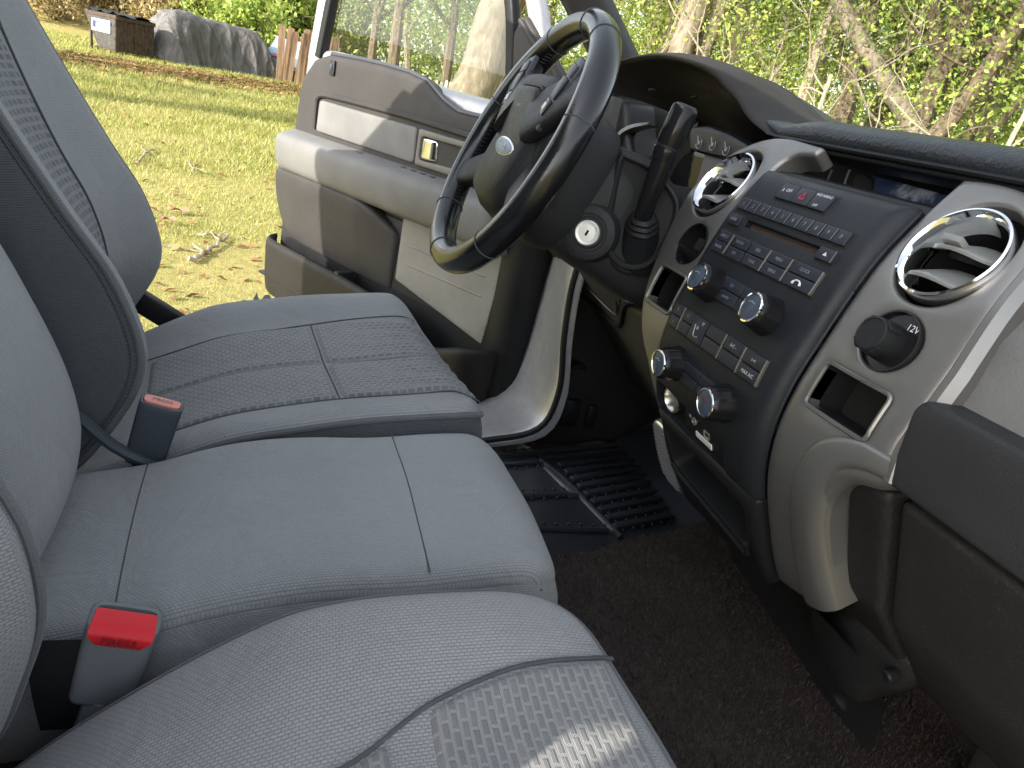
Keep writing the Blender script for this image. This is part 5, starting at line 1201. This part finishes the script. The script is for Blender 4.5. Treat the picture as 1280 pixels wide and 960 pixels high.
sheet('knee_bin', rnd([kpt(p) for p in [(712, 345), (724, 352), (772, 392), (778, 372), (752, 345), (735, 330)]], .004, .006), kmap(.003), M_VOID, KP, .01)
tube('bin_lip', kline([(710, 343), (714, 358), (728, 375), (752, 394), (768, 406), (776, 402), (782, 380), (792, 372)], .0, 40), .0075, M_PLB, KP, 8)
tube('bin_edge', kline([(722, 353), (735, 364), (768, 391), (772, 384), (772, 374)], .004, 40), .0014, M_SLV, KP, 6)
for p in ((703, 383), (708, 402)): q = kmap(.001)(*[A([a]) for a in kpt(p)], A([0.]))[0]; box('trim_clip', q, KU*.004, (KV*.8+KU*.35)*.010, KN*.003, simple('white_clip', (.6, .6, .6), .4), KP, .001)
# slotted vent strip between the column and the left pocket
vs = box('slotted_bezel', onx((803, 350), .515), (.012, 0, 0), A([0, .018, 0]), A([.012, -.004, .036]), M_OLV, DB, .005)
for k in range(4):
    q = onx((801+k*5.6-6, 356-k*8), .503); box('slot', q, (.003, 0, 0), A([0, .0085, .004]), A([0, -.001, .0022]), M_VOID, vs, .001)
# dash body behind the column and the left end of the dash
sheet('dash_body', rnd([(.19, -.13), (.30, -.11), (.56, -.10), (.68, -.02), (.72, .03), (.79, .03), (.79, -.24), (.20, -.24)], .02), lambda u, v, h: np.c_[.585+.2*np.clip(u-.55, 0, 1)-.12*(v+.1)-h, u, v], M_PLB, DB, .016, er=.012, skirt=.05)
box('dash_end', (.76, .78, -.06), (.16, 0, 0), (0, .045, 0), (0, 0, .10), M_PLB, DB, .02)
# ================================================================== STEERING COLUMN, LEVER, WHEEL
WC = A([.307, .38, -.063]); WU = A([.39, 0, .92]); WU /= np.linalg.norm(WU); WY = A([0, 1., 0]); WN = np.cross(WU, WY); WN = WN if WN[0] < 0 else -WN   # WN points at the driver
def wp(a, b_, n=0.): return WC+WY*a+WU*b_+WN*n       # a to the driver's left, b up, n to the driver
SWH = thing('steering_wheel', tuple(WC), 'black leather steering wheel with oval emblem on its hub', 'steering wheel')
R_ = .184
an = np.linspace(0, 2*math.pi, 120, endpoint=False)
rows = []
for a in an:
    c = wp(R_*math.sin(a), R_*math.cos(a)); rad = WY*math.sin(a)+WU*math.cos(a); k = 1+.06*math.exp(-((abs((a+math.pi) % (2*math.pi)-math.pi)-1.0)/.3)**2)
    rows.append([c+rad*q*k+WN*h*k for q, h in ell(0, 0, .0186, .0202, 22, 0, 2.2)])
rows.append(rows[0]); mb = MB(); loft_mb(mb, rows, True); RIM = fixn(mb.build('rim', M_LEA, SWH, True, 180))
for a in (-.10, .52, 1.30, 2.35, -1.30, -2.35, -.52, 3.0):
    c = wp(R_*math.sin(a), R_*math.cos(a)); rad = WY*math.sin(a)+WU*math.cos(a); tube('rim_seam', [c+rad*q+WN*h for q, h in ell(0, 0, .0188, .0204, 24, 0, 2.2)], .0011, M_SEAM, RIM, 5, True)
mb = MB()
for a in np.linspace(0, 2*math.pi, 150, endpoint=False):
    if not (0.55 < abs((a+math.pi) % (2*math.pi)-math.pi) < 2.4): continue
    c = wp((R_-.0187)*math.sin(a), (R_-.0187)*math.cos(a)); tg = WY*math.cos(a)-WU*math.sin(a); tube_mb(mb, [c-WN*.004-tg*.0016, c+WN*.004+tg*.0016], .0009, 5)
tag(mb.build('stitching', M_PLS, RIM), kind='stuff')
# hub: rounded pad
M_HUB = plastic('airbag_cover', (.020, .0205, .0215), .42, 420, .5)
hub_o = rnd([(-.084, .098), (.084, .098), (.104, .025), (.094, -.055), (.058, -.106), (-.058, -.106), (-.094, -.055), (-.104, .025)], [.03, .03, .03, .04, .03, .03, .04, .03], .007)
wm = lambda off: (lambda u, v, h: WC+np.outer(u, WY)+np.outer(v, WU)+np.outer(h+off-.004+.26*v-1.1*u*u-.5*v*v, WN))
HUB = sheet('hub', hub_o, wm(.010), M_HUB, SWH, .010, er=.013, skirt=.035)
raised = rnd([(-.050, .074), (.050, .074), (.060, .02), (.050, -.050), (.030, -.084), (-.030, -.084), (-.050, -.050), (-.060, .02)], .016, .006)
sheet('hub_panel', raised, wm(.0190), M_HUB, HUB, .008, er=.007, skirt=.004)
tube('hub_groove', wm(.0112)(raised[:, 0]*1.04, raised[:, 1]*1.04, np.zeros(len(raised))), .0022, M_PLB, HUB, 6, True)
em = sheet('emblem', ell(0, -.012, .046, .0132, 44), wm(.0225), M_DULL, HUB, .008, er=.002, skirt=.003)
sheet('emblem_field', ell(0, -.012, .0420, .0106, 40), wm(.0235), plastic('emblem_blue', (.22, .29, .38), .3, 900, 0), em, .008, er=.001)
def wtext(name, body, size, a, b_, off, mtl, par, sx=1.): return text_on(name, body, size, wp(a, b_, off-.004+.26*b_-.8*b_*b_), -WY, WU*.968+WN*.25, WN, mtl, par, .0, sx)
wtext('lettering', 'Ford', .0180, 0, -.012, .0248, M_WHITE, em, 1.1)
wtext('lettering', 'AIRBAG', .0062, 0, .045, .0203, M_GPR, HUB); wtext('horn_mark', 'd<', .0060, 0, .016, .0203, M_GPR, HUB)
# spokes
def spoke(name, a0, r0, r1, w0, w1, n0, n1, mtl, th=.012):
    rows = []
    for t in np.linspace(0, 1, 10):
        rr = r0+(r1-r0)*t; w = w0+(w1-w0)*t; nn = n0+(n1-n0)*t; rad = WY*math.sin(a0)+WU*math.cos(a0); tg = WY*math.cos(a0)-WU*math.sin(a0)
        rows.append([WC+rad*rr+tg*w*q+WN*(nn+th*h) for q, h in ell(0, 0, 1, 1, 24, 0, 3.4)])
    return loft(name, rows, mtl, SWH, True, True)
for s_ in (-1, 1):
    spoke('upper_spoke', s_*.95, .060, .178, .040, .034, .012, .0, M_HUB, .014)
    spoke('lower_spoke', s_*2.02, .056, .176, .030, .022, -.020, .0, M_PLS, .014)
# switch pods on the upper spokes
M_SILB = plastic('button_grey', (.06, .06, .07), .35, 700, .1)
for s_ in (-1, 1):
    rad = WY*math.sin(s_*.95)+WU*math.cos(s_*.95); tg = (WY*math.cos(s_*.95)-WU*math.sin(s_*.95))*s_
    up = WU*.97+WY*s_*.24; up /= np.linalg.norm(up); sd = np.cross(WN, up)
    base = WC+rad*.118+up*.006+WN*.004; pod = box('switch_pod', base+WN*.010, up*.050, sd*.0165, WN*.004, M_SILB, SWH, .003)
    box('switch', base+up*.006+WN*.0155, up*.015, sd*.0115, WN*.0022, M_BTN, pod, .0015)
    box('switch', base-up*.022+WN*.0155, up*.0105, sd*.0115, WN*.0028, M_GLOSS, pod, .0015); box('switch_face', base-up*.022+WN*.0188, up*.0045, sd*.005, WN*.0004, M_WHITE, pod, .0003)
    box('switch', base+up*.0315+WN*.0152, up*.0085, sd*.0115, WN*.0018, M_SILB, pod, .0015)
# boss behind the hub
CAX = -WN
rows = []
for d, sy, su, cu in ((-.012, .074, .076, -.006), (.01, .088, .092, -.006), (.04, .094, .100, -.006), (.085, .097, .103, -.006), (.105, .092, .098, -.006)):
    rows.append([WC+CAX*d+WY*q+WU*(h+cu) for q, h in ell(0, 0, sy, su, 48, 0, 2.9)])
BOSS = loft('wheel_boss', [cr(list(k_), 48, True) for k_ in rows], M_PLS, SWH, True, True, 60)
# ---- column shroud
SCOL = thing('steering_column', tuple(WC+CAX*.2), 'black steering column shroud with ignition lock and gear lever boot', 'steering column')
SV = A([0, 0, 1.])
rows = []
for x, yl, yr, zt, zb in ((.345, .47, .312, -.075, -.172), (.350, .475, .306, -.065, -.178), (.38, .475, .296, -.050, -.196), (.42, .475, .284, -.045, -.214), (.46, .47, .272, -.055, -.230), (.50, .47, .262, -.07, -.247), (.56, .47, .255, -.08, -.266), (.60, .47, .252, -.08, -.272)):
    yc, hy, zc, hz = (yl+yr)/2, (yl-yr)/2, (zt+zb)/2, (zt-zb)/2
    rows.append([A([x+.06*h/hz*hz*2.0, yc+q, zc+h]) for q, h in ell(0, 0, hy, hz, 56, 0, 4.5)])
SHR = loft('shroud', [cr(list(k_), 64, True) for k_ in rows], M_PLS, SCOL, True, True, 60)
# ignition lock on its flat boss
NI = A([-.56, -.82, .06]); gI = onp((734, 291), (.395, .280, -.15), NI); NI /= np.linalg.norm(NI)
bs = lathe('ignition_boss', gI-NI*.004, NI, [(.044, -.03), (.041, -.012), (.037, -.003), (.030, .0), (.0265, .0), (.0255, -.0015), (.0215, -.0015), (.0205, .0015), (.0178, .0015)], M_PLS, SCOL, 44, cap1=True)
ig = lathe('ignition_lock', gI-NI*.003, NI, [(.0172, 0), (.0170, .0045), (.0158, .0056), (.0120, .0050), (.0115, .0056), (.0, .0058)], simple('brushed_metal', (.75, .74, .70), .42, .45), bs, 40)
_, IU, IV = perp(NI); box('key_slot', gI+NI*.0028, (IV*.9+IU*.3)*.0042, np.cross((IV*.9+IU*.3), NI)*.0017, NI*.0008, M_VOID, ig, .0005)
# boot opening with its raised lip, on the passenger side of the shroud
PB0 = A([.470, .262, -.13]); NB = A([-.45, -.88, .12]); NB /= np.linalg.norm(NB); BU = np.cross(NB, A([0, 0, 1.])); BU /= np.linalg.norm(BU); BV = np.cross(BU, NB); BV = BV if BV[2] > 0 else -BV
def bpt(p): q = onp(p, PB0, NB); return ((q-PB0)@BU, (q-PB0)@BV)
bmap = lambda off=0.: (lambda u, v, h: PB0+np.outer(u, BU)+np.outer(v, BV)+np.outer(h+off, NB))
bo_ = cr([bpt(p) for p in [(777, 197), (785, 197), (812, 210), (836, 235), (846, 258), (838, 290), (818, 322), (798, 334), (776, 330), (762, 312), (760, 285), (768, 240)]], 90, True)
sheet('boot_bezel', bo_*1.16-.16*bo_.mean(0), bmap(-.006), M_PLS, SCOL, .01, [bo_*.96+.04*bo_.mean(0)], er=.006, skirt=.03, herr=.003, hskirt=.03)
tube('boot_lip', bmap(.002)(bo_[:, 0], bo_[:, 1], np.zeros(90)), .0045, M_PLB, SCOL, 8, True)
i2 = bo_*.86+.14*bo_.mean(0); tube('boot_lip', bmap(-.006)(i2[:, 0], i2[:, 1], np.zeros(90)), .003, M_PLB, SCOL, 8, True)
sheet('boot_shade', bo_*.93+.07*bo_.mean(0), bmap(-.001), M_VOID, SCOL, .012)  # near-black sheet on the uncut shroud, painted as the shade in the opening
# ---- gear lever and rubber boot
L0 = onp((800, 300), PB0, NB)-NB*.012; L1 = ony((806, 262), .245); L2 = ony((824, 215), .235); L3 = ony((838, 178), .232); L4 = ony((857, 136), .230)
GL = thing('gear_lever', tuple(L0), 'glossy black gear lever standing on the steering column', 'gear lever')
d = L4-L3; d /= np.linalg.norm(d)
tube('stalk', cr([L0, L1, L2, L3], 24), np.r_[np.linspace(.012, .0125, 12), np.linspace(.013, .0165, 12)], M_GLOSS, GL, 18)
GRIP = lathe('grip', L3-d*.012, d, [(.0150, -.012), (.0168, -.004), (.0176, .004), (.0168, .0055), (.0172, .007), (.0178, .030), (.0176, .052), (.0165, .0565), (.0140, .0580)], M_GLOSS, GL, 36, cap1=True)
lathe('end_button', L3-d*.012, d, [(.0135, .0578), (.0132, .0592), (.0, .0596)], plastic('lever_button', (.05, .055, .055), .4, 800, .2), GRIP, 30)
lathe('grip_ring', L3-d*.012, d, [(.0176, .003), (.0180, .0045), (.0176, .006)], M_PLB, GRIP, 36, cap1=False)
d2 = L1-L0; l2 = np.linalg.norm(d2); d2 /= l2
lathe('rubber_boot', L0-d2*.035, d2, [(.036, 0), (.034, .014), (.031, .022), (.027, .040), (.0235, .052), (.0225, .056), (.0235, .059), (.0205, .063), (.0215, .067), (.018, .071), (.0185, .075), (.014, .079)], M_PLB, GL, 30, flute=6, fl=.03)
# ================================================================== OPEN DRIVER'S DOOR
DH = A([.55, .90, 0]); da_ = math.radians(60); DD = A([-math.cos(da_), math.sin(da_), 0]); DN = A([-math.sin(da_), -math.cos(da_), 0])   # along the door, and out of its trim
def dpt(p, n=0.): q = onp(p, DH+DN*n, DN)-DH; return (q@DD, q[2])
def dmap(off=0.): return lambda u, v, h: DH+np.outer(u, DD)+np.outer(v, A([0, 0, 1.]))+np.outer(h+off, DN)
def dP(s, z, n=0.): return DH+DD*s+A([0, 0, z])+DN*n
DR = thing('driver_door', tuple(dP(.5, -.78)), 'open driver door with grey armrest, map pocket and raised window', 'car door')
belt = [(392, 73), (411, 67), (445, 73), (480, 81), (510, 90), (532, 101), (551, 124), (570, 139), (595, 145), (640, 152), (668, 165)]
bl_ = [dpt(p) for p in belt]
out = bl_+[(.02, -.12), (.012, -.60), (.06, -.72), (.16, -.755), (.9, -.76), (1.03, -.735), (1.078, -.68), (1.085, -.60), (1.068, -.40), (1.056, -.22), (1.04, -.08)]
# steel shell, outer skin, trim
sheet('shell', rnd([(.0, -.03), (.0, -.70), (.08, -.79), (1.02, -.79), (1.105, -.68), (1.085, -.22), (1.055, .012), (.9, .016), (.5, -.02)], .03, .02), dmap(-.025), M_SLVP, DR, .03, er=.02, skirt=.09)
TRM = sheet('trim', rnd(out, [.01]*len(belt)+[.02, .05, .06, .06, .06, .06, .05, .04, .04, .04, .03], .012), dmap(0.), M_PLGR, DR, .022, er=.016, skirt=.02)
fx = dmap(0.)
lo_o = [(.02, -.36), (.015, -.60), (.06, -.71), (.16, -.745), (.9, -.75), (1.02, -.725), (1.07, -.67), (1.076, -.58), (1.062, -.36)]
sheet('lower_trim', rnd(lo_o, .03, .015), dmap(.006), M_PLS, TRM, .025, er=.010, skirt=.01)
# upper inlay with its groove
inl = rnd([dpt(p) for p in [(402, 125), (524, 160), (519, 205), (397, 164)]], .012, .008)
sheet('upper_inlay', inl, dmap(.008), M_PLG, TRM, .02, er=.006, skirt=.012)
gr_ = cr([dpt(p) for p in [(394, 160), (397, 128), (403, 119), (430, 124), (480, 137), (525, 150), (575, 166), (620, 180)]], 50); tube('groove_bead', dmap(.003)(gr_[:, 0], gr_[:, 1], np.zeros(50)), .008, M_PLGR, TRM, 8)
# handle bezel with chrome pull
hz = rnd([dpt(p) for p in [(527, 161), (606, 184), (602, 232), (521, 206)]], .006, .006)
HBZ = sheet('handle_bezel', hz, dmap(.010), plastic('warm_grey_bezel', (.16, .15, .13), .4, 700, .1), TRM, .02, [rnd([dpt(p) for p in [(530, 170), (598, 190), (594, 218), (526, 200)]], .012, .006)], er=.004, skirt=.012, herr=.003, hskirt=.02)
sheet('handle_cup', rnd([dpt(p) for p in [(530, 170), (598, 190), (594, 218), (526, 200)]], .012, .006), lambda u, v, h: dmap(-.012)(u, v, h), M_CHR, HBZ, .012)
hp = [dpt(p) for p in [(548, 181), (552, 199), (592, 212), (594, 192)]]; sheet('handle_recess', rnd(hp, .008, .006), dmap(-.008), M_VOID, HBZ, .01)
pc_ = rnd([dpt(p) for p in [(529, 171), (549, 177), (546, 203), (526, 198)]], .01, .005); sheet('handle_pull', pc_, lambda u, v, h: dmap(.006)(u, v, h+.006*np.cos((u-pc_[:, 0].mean())*60)), M_CHR, HBZ, .006, er=.005, skirt=.006)
box('handle_bar', dP(*dpt((583, 198)), .002), DD*.006, A([0, 0, .018]), DN*.004, M_SLATED, HBZ, .002)
M_PLS2 = plastic('pocket_plastic_shaded', (.017, .016, .0145), .5, 420, .4)  # shade on the lower door put into this darker pocket colour
# armrest: shelf lofted along the door
rows = []
for s in np.r_[1.052, 1.049, 1.04, np.linspace(1.02, .08, 40), .07, .064]:
    e_ = min(1, (1.054-s)/.03)**.5 if s > 1.0 else 1; e_ = min(e_, min(1, (s-.060)/.03)**.5 if s < .1 else 1); e_ = max(e_, .1)
    d_ = .074-.010*np.clip((.45-s)/.3, 0, 1); sec = [(-.01, -.222), (d_*.35*e_, -.228), (d_*.75*e_, -.234), (d_*.96*e_, -.243), (d_*1.04*e_, -.262), (d_*1.02*e_, -.295), (d_*.90*e_, -.325), (d_*.72*e_, -.340), (d_*.4*e_, -.346), (-.01, -.346)]
    rows.append([dP(s, z, n) for n, z in cr(sec, 36)])
AR = loft('armrest', rows, M_PLG, DR, ang=180)
for (p, w_) in (((463, 193), .030), ((512, 211), .020), ((523, 215), .018), ((535, 219), .018), ((546, 223), .018)):
    q = onp(p, (0, 0, -.2285), (0, 0, 1)); u = (q-DH)@DD; n_ = (q-DH)@DN
    box('armrest_slot' if w_ > .025 else 'switch_slot', dP(u, -.2300, np.clip(n_, .012, .06)), DD*w_*.6, DN*.010, A([0, 0, .0045]), M_PLB if w_ < .025 else M_OLV, AR, .003)
# bulged panel under the armrest
bu = rnd([(1.05, -.338), (1.055, -.42), (1.03, -.515), (.96, -.555), (.475, -.560), (.468, -.400), (.60, -.338)], [.02, .03, .05, .05, .006, .02, .05], .012)
sheet('bulged_panel', bu, lambda u, v, h: dmap(.010)(u, v, h+.045*np.clip((v+.57)/.2, 0, 1)**.6*np.clip((u-.46)/.16, 0, 1)**.7), M_PLGR, DR, .016, er=.012, skirt=.02)
pal = rnd([(.462, -.345), (.462, -.520), (.10, -.575), (.075, -.345)], .006, .01)
PAL = sheet('light_panel', pal, dmap(.010), plastic('beige_panel', (.22, .215, .195), .6, 450, .3), DR, .018, er=.003, skirt=.006)
for zz in (-.415, -.465): 
    P = A([(s, zz-.02*(s-.3)) for s in np.linspace(.42, .13, 20)]); tube('pressed_bead', dmap(.0085)(P[:, 0], P[:, 1], np.zeros(20)), .0035, bpy.data.materials['beige_panel'], PAL, 8)
# map pocket: outer wall with rim, dark inside, bottle hollow at the front
rows = []
for s in np.r_[1.082, 1.078, 1.066, np.linspace(1.04, .08, 46), .06, .045, .04]:
    e_ = 1. if s < 1.0 else max(.12, math.sqrt(max(0, 1-((s-1.0)/.083)**2))); e_ *= 1. if s > .1 else max(.12, math.sqrt(max(0, 1-((.1-s)/.062)**2)))
    dip = .040*math.exp(-((s-.20)/.085)**2)+.010*np.clip((.62-s)/.3, 0, 1); zt = -.556-dip; w_ = .078*e_+.012*math.exp(-((s-.2)/.1)**2)
    sec = [(w_*.80, zt-.10), (w_*.80, zt-.02), (w_*.86, zt-.002), (w_*.98, zt-.001), (w_*1.06, zt-.014), (w_*1.06, zt-.05), (w_*1.0, -.69-.2*dip), (w_*.80, -.738-.1*dip), (.01, -.752)]
    rows.append([dP(s, z, n) for n, z in cr(sec, 30)])
PK = loft('map_pocket', rows, M_PLS2, DR, ang=180)
sheet('pocket_lining', rnd([(1.03, -.55), (1.045, -.66), (.06, -.74), (.06, -.55)], .02, .02), dmap(.0095), M_PLB, PK, .03)
bt = MB(); box_mb(bt, dP(.56, -.675, .045), DD*.50, A([0, 0, .004]), DN*.036, .003); bt.build('pocket_floor', M_PLB, PK)
box('pocket_divider', dP(.64, -.60, .048), DD*.012, A([0, 0, .05]), DN*.030, M_PLS, PK, .008)
# front edge of the door with its dark end panel
rows = []
for z in np.linspace(-.13, -.74, 24): rows.append([dP(.085+.0*z, z, .012), dP(.06, z, .018), dP(.02, z, .012), dP(-.015, z, -.01), dP(-.018, z, -.05)])
loft('front_edge', rows, M_PLB, DR, ang=180)
lathe('edge_stop', onp((655, 288), dP(.05, 0, .02), DN), DN, [(.012, -.01), (.012, .006), (.009, .009), (0, .009)], M_CHR, DR, 20)
# window: frame uprights, weather strip, glass, mirror sail
def bar(name, pts, w, th, off, mtl, par): 
    P = cr(pts, 24); rows = []
    for i in range(24):
        t_ = P[min(i+1, 23)]-P[max(i-1, 0)]; t_ /= np.linalg.norm(t_); nn = A([-t_[1], t_[0]]); rows.append([dP(*(P[i]+nn*a), off+b_) for a, b_ in ell(0, 0, w, th, 20, 0, 4)])
    return loft(name, rows, mtl, par, True, True)
bar('window_frame', [(1.030, -.02), (1.010, .10), (.985, .22), (.95, .36), (.90, .48)], .024, .022, -.045, M_SLVP, DR)
bar('window_frame', [(.987, -.01), (.965, .10), (.94, .22), (.905, .36), (.86, .46)], .015, .016, -.030, M_PLB, DR)
bar('window_frame', [(.91, .47), (.7, .50), (.45, .46), (.28, .34), (.17, .18), (.10, .02), (.06, -.06)], .020, .02, -.045, M_SLVP, DR)
bar('window_frame', [(.87, .44), (.69, .465), (.47, .425), (.32, .32), (.235, .18), (.19, .02)], .014, .014, -.028, M_PLB, DR)
P = A(bl_)[1:]; tube('weather_strip', dmap(-.012)(P[:, 0], P[:, 1], np.zeros(len(P))), .007, M_RUB, DR, 8)
sheet('window_glass', [(.97, -.20), (.945, .10), (.92, .24), (.88, .42), (.7, .46), (.46, .42), (.3, .30), (.22, .14), (.16, -.20)], dmap(-.035), glass('door_glass', (.92, .96, .93), .9, .005), DR, .06)
sa = [dpt(p, -.01) for p in [(640, 40), (655, 17), (700, 95), (702, 168), (636, 160)]]
SAIL = sheet('mirror_sail', rnd(sa, .01, .008), dmap(-.012), M_PLGR, DR, .012, er=.008, skirt=.02)
q = cr([dpt(p, .0) for p in [(648, 24), (664, 52), (692, 92), (702, 120)]], 20); tube('sail_bead', dmap(-.006)(q[:, 0], q[:, 1], np.zeros(20)), .006, M_PLGR, SAIL, 8)
lk = dP(*dpt((417, 85)), .004); LKB = box('lock_recess', lk, DD*.012, A([0, 0, .020]), DN*.003, M_PLS, TRM, .003); lathe('lock_knob', lk+DN*.002-A([0, 0, .006]), (0, 0, 1), [(.005, 0), (.006, .01), (.004, .016), (0, .017)], M_SLATED, LKB, 14)
